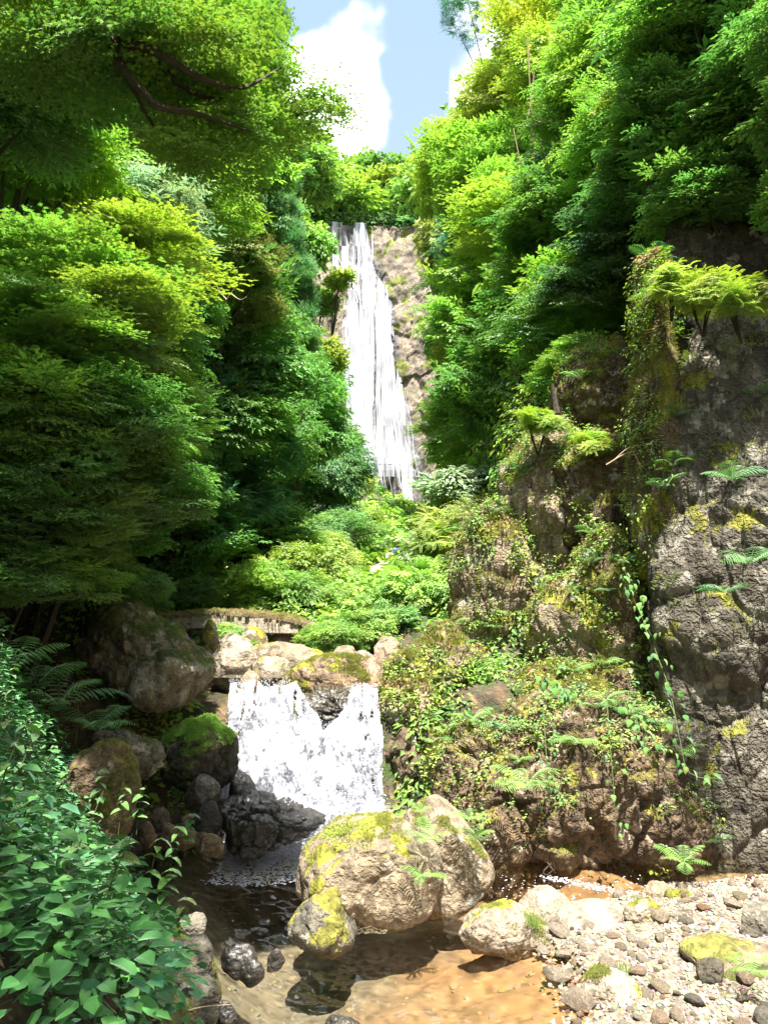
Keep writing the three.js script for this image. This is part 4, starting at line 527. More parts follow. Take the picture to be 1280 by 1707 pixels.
// [px, py, d, rx, ry, leaf, colour, label]
for (const [px, py, d, rx, ry, leaf, col, label, o] of [
  [180, 215, 12, 1.7, 1.0, 'small', 'olive', 'olive-leaved tree lit on its crown above the silvery branches', { n: 90 }],
  [330, 220, 16, 1.9, 1.2, 'broad', 'fresh', 'bright leafy tree behind the hanging maple branches', {}],
  [205, 345, 11, 1.25, 0.7, 'long', 'silver', 'tree with pale silvery leaves leaning out over the gorge', { n: 60 }],
  [130, 400, 10.5, 1.0, 0.55, 'long', 'silver', 'small tree with drooping silvery sprays below the olive crown', { n: 50 }],
  [60, 330, 12, 1.3, 1.3, 'gloss', 'deep', 'dark evergreen tree behind the silvery branches', { mat: M.gloss }],
  [220, 430, 9.5, 0.95, 0.42, 'maple', 'lime', 'low maple with yellow-green layered sprays catching the sun', { n: 80, flat: 0.25, bark: M.darkBark }],
  [120, 470, 9, 1.0, 0.5, 'maple', 'fresh', 'maple with dark layered sprays below the silvery trees', { n: 80, flat: 0.25, bark: M.darkBark }],
  [390, 470, 17, 1.5, 1.3, 'small', 'olive', 'rounded olive tree with pale twigs beside the dark slope', { n: 100 }],
  [310, 420, 16, 1.3, 1.2, 'gloss', 'mid', 'glossy evergreen below the bright leafy tree', { mat: M.gloss }],
  [350, 600, 19, 2.3, 2.6, 'broad', 'mid', 'broad green tree filling the middle of the slope', { n: 80 }],
  [270, 750, 17, 1.7, 2.4, 'broad', 'blue', 'blue-green leafy tree low on the slope behind the huge boulder', { n: 80 }],
  [390, 790, 20, 2.0, 2.6, 'pinnate', 'blue', 'tree with blue-green compound leaves above the footbridge mound', { n: 80 }],
  [420, 640, 22, 1.8, 2.4, 'small', 'mid', 'tree with sunlit edge above the bridge mound', { n: 110 }],
  [100, 560, 9, 1.2, 0.6, 'long', 'silver', 'leafy tree with grey-green sprays low over the bank', { n: 70 }],
  [170, 600, 10, 1.2, 0.75, 'small', 'lime', 'finely leaved tree with fringed edge over the dark slope', { n: 100 }],
  [60, 650, 8.5, 1.0, 0.6, 'maple', 'fresh', 'fresh green maple spray over the shaded bank', { n: 80, flat: 0.25, bark: M.darkBark }],
  [150, 720, 10, 1.2, 0.9, 'gloss', 'fresh', 'drooping leafy tree above the huge boulder', { n: 80 }],
  [60, 830, 9.5, 1.1, 0.8, 'broad', 'mid', 'low leafy tree above the dark hollow', { n: 80 }],
  [205, 850, 12.5, 0.9, 0.9, 'small', 'mid', 'finely leaved low tree behind the huge boulder', { n: 100 }],
  [310, 890, 18, 1.3, 1.2, 'broad', 'mid', 'leafy low tree behind the footbridge', { n: 90 }],
  [420, 900, 21, 1.7, 1.2, 'broad', 'mid', 'low tree beside the sunlit bushes', { n: 90 }],
  [500, 690, 40, 2.6, 3.4, 'broad', 'mid', 'tree at the foot of the cedars', { n: 90, size: 1.3 }],
  [530, 780, 48, 2.8, 3.6, 'broad', 'deep', 'dark tree over the mound below the waterfall', { n: 90, size: 1.4 }],
  [536, 505, 66, 1.1, 1.2, 'far', 'fresh', 'slender bright tree leaning across the high waterfall', { n: 30, flat: 0.3, base: new V3(-6.2, 17, -67) }],
  [566, 470, 64, 1.2, 0.9, 'far', 'lime', 'airy young maple in front of the high waterfall', { n: 22, pads: 9, size: 0.7, flat: 0.25, base: new V3(-5.5, 18, -66) }],
  [543, 600, 58, 1.2, 1.5, 'far', 'lime', 'light green tree beside the middle of the high waterfall', { n: 32 }],
  [498, 400, 62, 1.9, 3, 'far', 'fresh', 'bright tree between cedar and waterfall', { n: 40 }],
  [505, 290, 75, 3.2, 3, 'far', 'fresh', 'rounded bright tree on the slope behind the cedar', { n: 40 }],
  [425, 30, 19, 1.0, 1.3, 'small', 'deep', 'dark tree rising against the sky beside the cloud', { n: 110 }],
  [430, 130, 20, 1.0, 1.2, 'small', 'mid', 'tree below the dark skyline tree', { n: 110 }],
  [395, 320, 26, 2.2, 2.8, 'gloss', 'deep', 'dark evergreen behind the maple tips', { mat: M.gloss, size: 1.2, n: 90 }],
  [40, 730, 8.6, 0.9, 0.6, 'broad', 'mid', 'leafy crown low over the bank beside the slim grey trunk', {}], [140, 770, 9.2, 0.9, 0.6, 'broad', 'fresh', 'fresh leafy crown hanging above the huge boulder', {}], [240, 700, 11, 1.1, 0.8, 'small', 'mid', 'fine-leaved crown with a ragged edge above the huge boulder', {}],
  [30, 880, 8.8, 0.8, 0.5, 'broad', 'mid', 'leafy crown just above the dark hollow', {}], [115, 900, 9.3, 0.8, 0.45, 'small', 'fresh', 'fine-leaved crown at the top of the huge boulder', {}], [265, 800, 16, 1.2, 0.9, 'broad', 'mid', 'broad-leaved crown behind the huge boulder', {}], [340, 850, 18, 1.2, 0.9, 'pinnate', 'blue', 'blue-green compound leaves behind the footbridge', {}], [385, 690, 18, 1.3, 1.2, 'broad', 'mid', 'crown in the middle of the slope with sunlit leaves', {}], [235, 560, 12.5, 1.0, 0.9, 'broad', 'mid', 'green crown between fringed sprays', {}], [180, 520, 8.6, 0.8, 0.4, 'maple', 'lime', 'flat yellow-green maple sprays above the fringed tree', { bark: M.darkBark }], [70, 540, 8, 0.8, 0.4, 'maple', 'fresh', 'flat green maple sprays close to the bank', { bark: M.darkBark }], [290, 330, 13, 1.2, 0.9, 'broad', 'fresh', 'bright crown beside the silvery leaves', {}], [60, 230, 9, 1.0, 0.8, 'broad', 'fresh', 'fresh crown under the overhanging maple', {}], [285, 500, 15, 1.0, 1.0, 'broad', 'mid', 'crown with hanging leaves beside the rounded olive tree', {}], [450, 560, 27, 1.4, 1.8, 'small', 'mid', 'narrow crown in front of the cedars', {}], [455, 740, 27, 1.5, 1.8, 'broad', 'mid', 'crown at the foot of the slope above the bridge mound', {}],
[25, 690, 7.6, 0.8, 0.6, 'broad', 'fresh', 'leafy spray over the bank below the maple sprays', {}], [100, 730, 7.9, 0.75, 0.6, 'small', 'mid', 'fine-leaved spray with bright tips over the bank', {}], [190, 690, 8.4, 0.75, 0.55, 'broad', 'mid', 'leafy spray with drooping tips over the huge boulder', {}], [40, 820, 7.7, 0.7, 0.55, 'broad', 'mid', 'leafy spray in front of the slim trunk', {}], [130, 850, 8.3, 0.75, 0.5, 'small', 'fresh', 'fine-leaved spray above the huge boulder', {}], [225, 800, 9.4, 0.85, 0.6, 'broad', 'mid', 'leafy spray over the edge of the huge boulder', {}], [10, 950, 7.7, 0.6, 0.4, 'broad', 'mid', 'leafy spray at the brow of the dark hollow', {}], [95, 955, 8.4, 0.6, 0.36, 'broad', 'fresh', 'fresh spray at the brow of the dark hollow', {}], 
  [430, 250, 30, 1.6, 1.6, 'broad', 'mid', 'leafy tree between the maple tips and the cedar', { size: 1.2, n: 80 }],
]) T(leaf === 'maple' ? 'maple_tree' : leaf === 'gloss' ? 'evergreen_tree' : 'broadleaf_tree', label, px, py, d, [rx, ry, rx], { leaf, col, lean: d < 22 ? -1.1 - 0.04 * d : 0, ...o }, LS);

// the maple whose branches hang into the picture from above
{
  const B = new V3(-4.6, ground(-4.6, -5.2), -5.2), t = thing('maple_tree', 'maple with dark arching branches and translucent leaves hanging above the bank', 'tree', null, B), R = rngOf(404), list = [], L = (v) => v.clone().sub(B);
  mesh('trunk', limb([new V3(0, -0.4, 0), L(new V3(-4.3, 5, -5.3)), L(at(-60, -120, 5.6))], 0.2, 0.1, 8), M.darkBark, t);
  const paths = [[[-60, -120, 5.6], [90, 0, 5.6], [180, 62, 5.7], [255, 98, 5.8], [310, 150, 6], [380, 168, 6.2], [480, 172, 6.4]], [[60, -110, 5.4], [165, 0, 5.5], [172, 40, 5.6], [190, 70, 5.6], [196, 105, 5.7], [232, 165, 5.8], [262, 215, 5.9], [300, 228, 6]], [[180, 62, 5.7], [262, 88, 5.6], [330, 128, 5.7], [400, 146, 5.9], [470, 112, 6.1]], [[196, 105, 5.7], [236, 150, 5.6], [258, 175, 5.6], [330, 190, 5.8], [420, 220, 6]], [[-60, -120, 5.6], [200, -60, 5.8], [330, 10, 6.2], [430, 40, 6.5], [500, 90, 6.7]], [[255, 98, 5.8], [300, 120, 6.1], [350, 172, 6.3], [440, 198, 6.5], [540, 182, 6.7]]];
  for (const p of paths) mesh('branch', limb(p.map((q) => L(at(q[0], q[1], q[2] - 0.6))), 0.042, 0.008, 6), M.darkBark, t);
  const pad = (px, py, d, r, n, col) => place(list, R, L(at(px, py, d - 0.6)), r * 0.9, tint(R, COL[col], 0.15), 0.3);
  for (let i = 0; i < 44; i++) { const s = R(), px = lerp(0, 395, s) + (R() - 0.5) * 60, py = lerp(-30, 160, R()) * (0.4 + 0.75 * s) + (R() - 0.5) * 40; pad(px, py, 5.6 + 1.4 * R(), 0.38, 26, R() < 0.45 ? 'fresh' : R() < 0.6 ? 'mid' : 'lime'); }
  for (const [px, py, d] of [[500, 165, 6.6], [535, 178, 6.7], [470, 200, 6.5], [430, 215, 6.4], [390, 215, 6.3], [410, 60, 6.5], [430, 110, 6.4], [380, 20, 6.4], [350, 200, 6.2], [330, 250, 6.2], [300, 235, 6.1], [380, 262, 6.4]]) pad(px, py, d, 0.30, 20, 'fresh');
  for (let i = 0; i < 23; i++) place(list, R, L(new V3(lerp(-4.6, 0.4, R()), lerp(7.6, 9.2, R()), -lerp(-3.0, 2.4, R()))), 0.5 + 0.2 * R(), tint(R, COL.fresh, 0.15), 0.3);
  for (const q of [[-1.5, 8.2, -2], [-3, 8.4, -3.4], [-2.2, 8.6, -0.8], [-0.8, 8, -4]]) mesh('branch', limb([L(new V3(-4.4, 6, -5.2)), L(new V3(lerp(-4.4, q[0], 0.5), 7.8, lerp(-5.2, q[2], 0.5))), L(new V3(...q))], 0.06, 0.015, 6), M.darkBark, t);
  scatter('crown', BOUGH.maple[0], M.leaf, list, t);
}
// a drooping branch tree close by at the edge of the picture
T('broadleaf_tree', 'leafy tree hanging down at the edge of the shaded bank', 20, 130, 6.2, [0.8, 0.9, 0.7], { leaf: 'broad', col: 'mid', n: 70, size: 0.75, droop: 1.2, base: new V3(-5, 2.5, -6) }, LS);

// ------------------------------------------------------------------ trees of the sunny side
for (const [px, py, d, rx, ry, leaf, col, label, o] of [
  [900, 60, 30, 2.2, 2.4, 'maple', 'yellow', 'tall maple with glowing yellow-green crown against the sky', { size: 1.5, n: 110, flat: 0.3 }],
  [818, 195, 32, 1.7, 2.0, 'maple', 'yellow', 'yellow-green maple on the skyline of the sunny slope', { size: 1.5, n: 110, flat: 0.3 }],
  [930, 150, 27, 2.3, 2.8, 'small', 'lime', 'lime green tree behind the pale hanging roots', { size: 1.3, n: 110 }],
  [765, 275, 44, 2.5, 3.0, 'broad', 'lime', 'lime green tree below the skyline maple', { size: 1.5, n: 90 }],
  [830, 300, 30, 2.6, 2.2, 'broad', 'fresh', 'fresh green tree in the middle of the sunny slope', { size: 1.3, n: 90 }],
  [790, 400, 34, 2.4, 2.6, 'pinnate', 'blue', 'tree with drooping blue-green compound leaves', { size: 1.4, n: 80 }],
  [860, 370, 22, 1.9, 0.9, 'maple', 'lime', 'maple with flat layered sprays over the dark gap', { size: 1.2, n: 110, flat: 0.2 }],
  [795, 480, 46, 2.6, 3.2, 'broad', 'fresh', 'leafy tree beside the waterfall cliff', { size: 1.5, n: 90 }],
  [820, 500, 30, 2.6, 2.6, 'broad', 'fresh', 'bright leafy tree over the sunny slope', { size: 1.3, n: 100 }],
  [795, 610, 33, 2.2, 2.8, 'small', 'lime', 'finely leaved tree overhanging the waterfall foot', { size: 1.4, n: 120 }],
  [850, 640, 22, 1.9, 1.9, 'broad', 'mid', 'mid green tree behind the cracked tan rock', { size: 1.1, n: 90 }],
  [760, 730, 36, 2.3, 2.0, 'small', 'fresh', 'low finely leaved tree above the path', { size: 1.3, n: 110 }],
  [920, 460, 19, 1.8, 1.6, 'broad', 'mid', 'leafy tree above the brown rock shelf', { n: 90 }],
  [970, 540, 15, 1.5, 1.0, 'small', 'mid', 'bushy low tree on the brown rock shelf', { n: 100 }],
  [1000, 330, 19, 2.0, 2.0, 'gloss', 'deep', 'dark glossy evergreen over the rock faces', { mat: M.gloss, n: 100 }],
  [960, 230, 21, 1.7, 1.6, 'small', 'mid', 'twiggy tree behind the glossy evergreen', { n: 100 }],
  [1040, 110, 17, 1.6, 1.6, 'broad', 'fresh', 'broad leaved tree with sunlit shoots above the evergreen', { n: 90 }],
  [1180, 60, 12, 1.7, 1.5, 'gloss', 'deep', 'dark evergreen overhanging the tall monolith', { mat: M.gloss, n: 110 }],
  [1230, 220, 11.5, 1.4, 1.1, 'broad', 'mid', 'tree with hanging leaves over the overhung rocks', { n: 90 }],
  [1120, 230, 12.5, 1.3, 0.9, 'gloss', 'mid', 'evergreen tree with upright glossy shoots over the overhung rocks', { mat: M.gloss, n: 80 }],
  [1060, 190, 13, 0.85, 0.5, 'gloss', 'lime', 'sunlit shoots of a young tree leaning from the rocks', { mat: M.gloss, n: 34, pads: 7 }],
  [1165, 20, 11, 1.2, 0.7, 'broad', 'fresh', 'fresh green tree leaning out at the top of the rocks', { n: 80 }],
  [1260, 330, 10.8, 1.0, 0.7, 'gloss', 'deep', 'low dark evergreen above the tall monolith', { mat: M.gloss, n: 80 }],
  [1365, 40, 8.8, 0.9, 0.6, 'broad', 'mid', 'leafy bough hanging in front of the dark evergreens', { base: new V3(6.4, 7.5, -10.5) }], [1375, 190, 8.6, 0.8, 0.6, 'gloss', 'mid', 'glossy bough shading the tall monolith', { mat: M.gloss, base: new V3(6.6, 6.5, -10) }], [1350, 330, 8.6, 0.55, 0.4, 'broad', 'mid', 'leafy bough above the brow of the monolith', { base: new V3(6, 6, -10) }], [1150, 150, 11.5, 1.2, 0.9, 'broad', 'mid', 'leafy crown filling the shade above the overhung rocks', {}], [1270, 130, 10.5, 1.1, 0.8, 'gloss', 'mid', 'evergreen crown at the brow of the cliff', { mat: M.gloss }], [1190, 320, 11, 1.0, 0.6, 'broad', 'mid', 'low leafy crown on the overhung rocks', {}], [1090, 330, 13, 1.1, 0.8, 'small', 'mid', 'fine-leaved crown in front of the bare grey trunk', {}], [940, 350, 18, 1.4, 1.2, 'broad', 'mid', 'mid green crown below the dangling roots', {}], [1010, 240, 16, 1.3, 1.2, 'small', 'fresh', 'fine-leaved fresh crown beside the sunlit shoots', {}], [1000, 60, 18, 1.5, 1.4, 'broad', 'fresh', 'fresh crown high on the sunny slope', {}], [960, 620, 14, 0.9, 0.6, 'small', 'fresh', 'bushy crown on the rock shelf below the dark trees', {}],
  [1010, 420, 14, 1.2, 0.9, 'broad', 'deep', 'dark leafy tree in the gap above the mossy rib', { n: 80 }],
  [728, 320, 62, 2.0, 3.0, 'far', 'fresh', 'rounded tree at the side of the waterfall crest', { n: 40 }],
  [770, 400, 56, 2.2, 3.0, 'far', 'olive', 'olive tree beside the waterfall cliff', { n: 40 }],
  [752, 560, 60, 1.6, 3.0, 'far', 'mid', 'tree in the recess beside the waterfall', { n: 40 }],
  [740, 700, 50, 1.5, 1.8, 'small', 'lime', 'light green tree hanging in front of the waterfall foot', { size: 1.5, n: 100 }],
]) T(leaf === 'maple' ? 'maple_tree' : leaf === 'gloss' ? 'evergreen_tree' : 'broadleaf_tree', label, px, py, d, [rx, ry, rx], { leaf, col, lean: d < 16 ? 1.3 : 0, ...o }, RS);
T('pine_tree', 'wispy tree with thin feathery twigs against the blue sky', 780, 20, 34, [1.5, 1.2, 1.2], { leaf: 'tiny', col: 'blue', n: 50, pads: 14, limbs: 2, tr: 0.05, size: 1.6, base: new V3(6.5, 19, -34) }, RS);

// woods that close the slopes and crown the cliff, each tree its own
{
  const R = rngOf(909);
  const kinds = [['far', 'fresh'], ['far', 'mid'], ['far', 'lime'], ['far', 'olive'], ['far', 'deep'], ['far', 'yellow']];
  const clear = (c, r) => { const k = -c.z / F, px = CX + c.x / k * 0.98, rp = (r + 0.5) / k, v = (c.y - EYE) / -c.z, vv = (v * cosP - sinP) / (cosP + v * sinP), py = CY - vv * F; const l = curve([[0, 488], [220, 488], [330, 525], [560, 530], [700, 545], [800, 470]])(py), q = curve([[-100, 870], [0, 815], [130, 758], [200, 668], [300, 690], [500, 720], [700, 700], [830, 720]])(py - rp * 0.6); return c.x < 0 ? px + rp < l : px - rp > q; };
  const crowd = (n, pick, label, group, cols) => { for (let k = 0; k < n; k++) { let [x, d, r, h] = pick(k); if (d < 88) for (let q = 0; q < 30 && !clear(new V3(x, ground(x, -d) + h, -d), r); q++) [x, d, r, h] = pick(k); const y = ground(x, -d), col = cols[Math.floor(R() * cols.length)]; tree('broadleaf_tree', label[col] || label, group, { c: new V3(x, y + h, -d), r: [r, r * 0.85, r], leaf: d > 30 ? 'far' : 'broad', col, n: d > 30 ? 34 : 60, size: d > 30 ? (d > 80 ? 1.5 : 0.95) : 1.0, limbs: d > 60 ? 3 : 5, base: new V3(x, y, -d) }); } };
  crowd(46, () => { const d = 13 + 70 * Math.pow(R(), 1.2), e = (d < 35 ? 3.5 : 1.0) + 17 * R(); return [shoreL(d) - e, d, 1.7 + 1.4 * R(), 3.0 + 2 * R()]; }, 'leafy tree rooted on the steep shaded slope', 'woods of the shaded slope', ['mid', 'fresh', 'fresh', 'mid', 'olive']);
  crowd(44, () => { const d = 15 + 68 * Math.pow(R(), 1.2), e = (d < 35 ? 4.5 : 1.8) + 16 * R(); return [shoreR(d) + e, d, 1.7 + 1.4 * R(), 3.0 + 2 * R()]; }, 'leafy tree rooted on the steep sunny slope', 'woods of the sunny slope', ['fresh', 'lime', 'mid', 'fresh', 'yellow']);
  const low = (n, pick, label, group, cols, leaves) => { for (let k = 0; k < n; k++) { let [x, d, r, h] = pick(k); for (let q = 0; q < 30 && !clear(new V3(x, ground(x, -d) + h, -d), r); q++) [x, d, r, h] = pick(k); const y = ground(x, -d), leaf = leaves[Math.floor(R() * leaves.length)]; tree('broadleaf_tree', label, group, { c: new V3(x, y + h, -d), r: [r, r * 0.8, r], leaf, col: cols[Math.floor(R() * cols.length)], n: 70, size: d > 25 ? 1.4 : 1, limbs: 4, base: new V3(x, y, -d) }); } };
  low(46, () => { const d = 9 + 22 * Math.pow(R(), 1.1), e = 0.3 + 6 * R(); return [shoreL(d) - e - (d < 11 ? 1.6 : 0), d, 1.0 + 0.7 * R(), 0.9 + 0.9 * R()]; }, 'low bushy tree clinging to the foot of the shaded slope', 'understorey of the shaded slope', ['mid', 'blue', 'mid', 'fresh', 'fresh'], ['broad', 'small', 'pinnate', 'broad']);
  low(34, () => { const d = 15 + 30 * Math.pow(R(), 1.1), e = 0.8 + 6 * R(); return [shoreR(d) + e, d, 1.1 + 0.8 * R(), 0.9 + 0.9 * R()]; }, 'low bushy tree clinging to the sunny slope', 'understorey of the sunny slope', ['fresh', 'lime', 'fresh', 'mid'], ['broad', 'small', 'broad']);
  crowd(52, (k) => { const d = 90 + 36 * R(); return [lerp(-16, 20, R()), d, 3.2 + 1.6 * R(), 4 + 3 * R()]; }, 'rounded leafy tree on the hill above the high waterfall', HS, ['fresh', 'mid', 'lime', 'mid', 'fresh']);
  crowd(9, (k) => [lerp(-5.5, 6, k / 8), 90.5, 2.2, 3.2], 'dark tree rooted at the crest of the high waterfall', 'trees along the crest of the fall', ['deep', 'mid']);
}

// ------------------------------------------------------------------ bushes round the bridge and the path
function shrub(px, py, d, r, leaf, col, label, o = {}) {
  const C = at(px, py, d), B = o.onRock ? new V3(C.x, C.y - r * 0.8, C.z - r * 0.6) : new V3(C.x, Math.min(ground(C.x, C.z), C.y - r * 0.5), C.z), t = thing('shrub', label, 'shrub', o.group || 'bushes of the gorge floor', B), R = rngOf(5000 + Math.round(px * 7 + py)), list = [], base = COL[col], sc = o.size || 1;
  for (let k = 0; k < 4; k++) { const a = R() * 6.283; mesh('stem', limb([new V3(0, -0.2, 0), new V3(Math.cos(a) * r * 0.3, (C.y - B.y) * 0.5, Math.sin(a) * r * 0.3), C.clone().sub(B).add(new V3(Math.cos(a) * r * 0.5, 0, Math.sin(a) * r * 0.5))], 0.018, 0.006, 5), M.bark, t); }
  const pads = o.pads || 15;
  for (let k = 0; k < pads; k++) { const a = R() * 6.283, y = R() * 1.5 - 0.6, q = Math.sqrt(Math.max(0.1, 1 - y * y)) * (0.4 + 0.5 * R()), pc = new V3(Math.cos(a) * q * r, y * r * 0.55, Math.sin(a) * q * r).add(C).sub(B), pr = r * (0.42 + 0.25 * R()); place(list, R, pc, pr, tint(R, base, 0.28), 0.4); }
  scatter('foliage', BOUGH[leaf][Math.floor(R() * 3)], o.mat || M.leaf, list, t); return t;
}
for (const [px, py, d, r, leaf, col, label, o] of [
  [430, 985, 16.5, 0.75, 'small', 'fresh', 'sunlit bush above the far end of the footbridge'], [480, 955, 18, 0.9, 'broad', 'lime', 'lime green bush on the mound behind the footbridge'], [520, 985, 17, 0.6, 'small', 'fresh', 'small-leaved bush beside the brown rock face'],
  [460, 920, 21, 1.0, 'small', 'fresh', 'bright bush under the dark slope'], [530, 925, 22, 1.0, 'small', 'lime', 'yellow-green bush on top of the brown rock face'], [555, 922, 26, 0.85, 'small', 'lime', 'yellow-green bush beside the pale path'],
  [535, 1064, 13.8, 0.33, 'small', 'fresh', 'bush in front of the end of the footbridge'], [565, 1070, 13.2, 0.42, 'small', 'fresh', 'bushy weeds over the stream boulders'], [600, 1050, 13.8, 0.55, 'broad', 'fresh', 'leafy bush behind the pinkish angular boulder'], [650, 1046, 14.5, 0.55, 'broad', 'mid', 'leafy bush in the shade of the gully'],
  [640, 1022, 17, 0.55, 'broad', 'fresh', 'bright leafy bush below the pale path'], [700, 1000, 15.5, 0.8, 'broad', 'fresh', 'broad bright bush beside the dark rock wall'], [668, 990, 21, 0.6, 'small', 'lime', 'yellow-green bush beside the path bend'], [735, 958, 18, 0.75, 'pinnate', 'fresh', 'feathery bush above the broad bright bush'],
  [738, 912, 24, 0.8, 'bigclump', 'silver', 'large-leaved pale bush next to the walkers'], [750, 900, 20, 1.0, 'pinnate', 'lime', 'feathery yellow-green bush below the pale large leaves'], [770, 835, 21, 1.0, 'bigclump', 'silver', 'big pale green leaves above the gully'], [810, 870, 17, 0.8, 'small', 'olive', 'olive bush at the edge of the dark rock wall'],
  [600, 892, 48, 1.3, 'small', 'fresh', 'bush below the mound of the waterfall'], [560, 890, 36, 1.5, 'small', 'mid', 'darker bush below the mound of the waterfall'], [625, 866, 56, 1.1, 'small', 'lime', 'lime bush on the mound below the waterfall'], [575, 852, 52, 1.5, 'small', 'fresh', 'fresh bush on the mound below the waterfall'], [550, 790, 60, 1.7, 'small', 'lime', 'sunlit bush high on the mound below the waterfall'], [598, 812, 66, 1.4, 'small', 'lime', 'sunlit bush at the crest of the mound'], [560, 740, 66, 2.0, 'small', 'olive', 'olive bush above the mound beside the fall'], [695, 905, 47, 0.9, 'small', 'fresh', 'bush behind the walkers'], [728, 822, 56, 1.0, 'small', 'olive', 'bush at the foot of the high waterfall'],
  [330, 985, 16.5, 0.4, 'small', 'mid', 'weeds growing at the near end of the footbridge'], [255, 990, 13.5, 0.4, 'small', 'mid', 'shaded weeds behind the huge boulder'], [220, 975, 10.8, 0.45, 'broad', 'mid', 'leafy weeds on top of the huge boulder'], [150, 960, 10.2, 0.5, 'broad', 'mid', 'broad weeds hanging over the dark hollow'], [60, 960, 9.6, 0.5, 'broad', 'mid', 'leafy weeds above the dark hollow'],
  [390, 1080, 13.2, 0.3, 'small', 'fresh', 'weeds under the footbridge'], [370, 1062, 14, 0.35, 'broad', 'fresh', 'broad weeds behind the stream boulders'],
]) shrub(px, py, d, r, leaf, col, label, { size: d > 30 ? 1.7 : d > 20 ? 1.15 : 0.8, n: 42, ...o });

// ------------------------------------------------------------------ undergrowth over the slopes
function bakeTinted(geos, list) {            // many small plants as one mesh, each with its own tone
  let n = 0; list.forEach((l, k) => { n += geos[k % geos.length].attributes.position.count; }); const P = new Float32Array(n * 3), C = new Float32Array(n * 3), v = new V3(); let o = 0;
  list.forEach(([m, c], k) => { const p = geos[k % geos.length].attributes.position; for (let i = 0; i < p.count; i++, o += 3) { v.fromBufferAttribute(p, i).applyMatrix4(m); v.toArray(P, o); C[o] = c.r; C[o + 1] = c.g; C[o + 2] = c.b; } });
  const g = new THREE.BufferGeometry(); g.setAttribute('position', new THREE.BufferAttribute(P, 3)); g.setAttribute('color', new THREE.BufferAttribute(C, 3)); g.computeVertexNormals(); return g;
}
const lowClump = (seed, n, L, W, four) => { const R = rngOf(seed), P = []; for (let i = 0; i < n; i++) { const a = R() * 6.283, r = Math.sqrt(R()) * 0.32, b = new V3(Math.cos(a) * r, 0.06 + 0.28 * R() * (1 - r), Math.sin(a) * r); leafInto(P, b, new V3(Math.cos(a) + (R() - 0.5), (R() - 0.5) * 0.5, Math.sin(a) + (R() - 0.5)), UP.clone().add(rv(R, 0.4)), L * (0.6 + 0.7 * R()), W * (0.6 + 0.7 * R()), 0.15, 0.25, four); } return geoOf(P); };
const CL = { near: [1, 2, 3].map((q) => lowClump(q, 18, 0.15, 0.075, false)), far: [4, 5].map((q) => lowClump(q, 14, 0.26, 0.14, false)), leafy: [6, 7, 8].map((q) => lowClump(q, 13, 0.11, 0.068, true)) };
{
  const R = rngOf(321), lists = { near: [], far: [] };
  const path2 = (x, d) => d > 26 && d < 43 && Math.abs(x - lerp(-0.9, 0.2, (d - 28) / 14)) < 1.0;
  for (let k = 0; k < 15000; k++) {
    const near = R(), d = near < 0.5 ? 9.5 + 13 * R() : near < 0.85 ? 20 + 30 * R() : 45 + 45 * R(), x = (R() - 0.5) * (near < 0.5 ? 18 : 30), y = ground(x, -d);
    if (d < 15.5 && x > shoreL(d) + 0.1 && x < shoreR(d) - 0.1) continue;
    if (path2(x, d) || (d > 80 && Math.abs(x) < 7.5) || y > 45 || fbm(x * 0.5, 7, d * 0.5, 2) < -0.22) continue;
    const c = tint(R, COL[R() < 0.5 ? 'fresh' : R() < 0.5 ? 'lime' : 'mid'], 0.3), s = (d > 45 ? 2.2 : d > 22 ? 1.3 : d > 13 ? 1.05 : 0.7) * (0.7 + 0.6 * R());
    lists[d > 22 ? 'far' : 'near'].push([basis(new V3(x, y + 0.02, -d), new V3(R() - 0.5, 0.15, R() - 0.5), groundNormal(x, -d).lerp(UP, 0.5), s), c]);
  }
  for (const k in lists) { const m = tag(mesh('undergrowth', bakeTinted(CL[k], lists[k]), M.leaf, scene), { near: 'low leafy undergrowth covering the slopes round the footbridge', far: 'undergrowth on the far slopes beside the waterfall' }[k], 'undergrowth'); m.userData.kind = 'stuff'; }
}

// ------------------------------------------------------------------ growth on rocks
const ray = new THREE.Raycaster();
function sampler(m) { const p = m.geometry.attributes.position, n = m.geometry.attributes.normal, N = p.count / 3; return (R, ok) => { for (let k = 0; k < 60; k++) { const i = Math.floor(R() * N) * 3, a = R(), b = R() * (1 - a), q = new V3(), w = new V3(); [[i, a], [i + 1, b], [i + 2, 1 - a - b]].forEach(([j, s]) => { q.addScaledVector(new V3().fromBufferAttribute(p, j), s); w.addScaledVector(new V3().fromBufferAttribute(n, j), s); }); if (ok(w, q)) return [q, w.normalize()]; } return null; }; }
function mossOn(m, count, o = {}) {
  const R = rngOf(m.id * 31 + count), s = sampler(m), list = [], base = COL[o.col || 'mossy'];
  for (let i = 0; i < count; i++) { const h = s(R, (n, q) => n.y * 0.6 + 1.3 * fbm(q.x * 2.2 + 31, q.y * 2.2, q.z * 2.2 + 5, 3) > (o.t ?? 0.42)); if (!h) continue; const [q, n] = h; list.push([basis(q, new V3(R() - 0.5, 0, R() - 0.5).cross(n), n, (o.size || 1) * (0.7 + 0.8 * R())), tint(R, base, 0.3)]); }
  if (list.length) scatter('moss', S[o.shape || 'moss'][0], M.grass, list, m);
}
mossOn(R_.mid, 260, { t: 0.7, size: 0.7, col: 'mossy' }); mossOn(R_.mid2, 160, { t: 0.75 }); mossOn(R_.capped, 700, { t: 0.42, col: 'fresh' }); mossOn(R_.crest, 700, { t: 0.5 }); mossOn(R_.flat, 130, { t: 0.72, size: 0.6 }); mossOn(R_.round, 150, { t: 0.74, size: 0.6, col: 'mossy' }); mossOn(R_.slab, 120, { t: 0.75, size: 0.6 }); mossOn(R_.huge, 300, { t: 0.45, col: 'olive' });
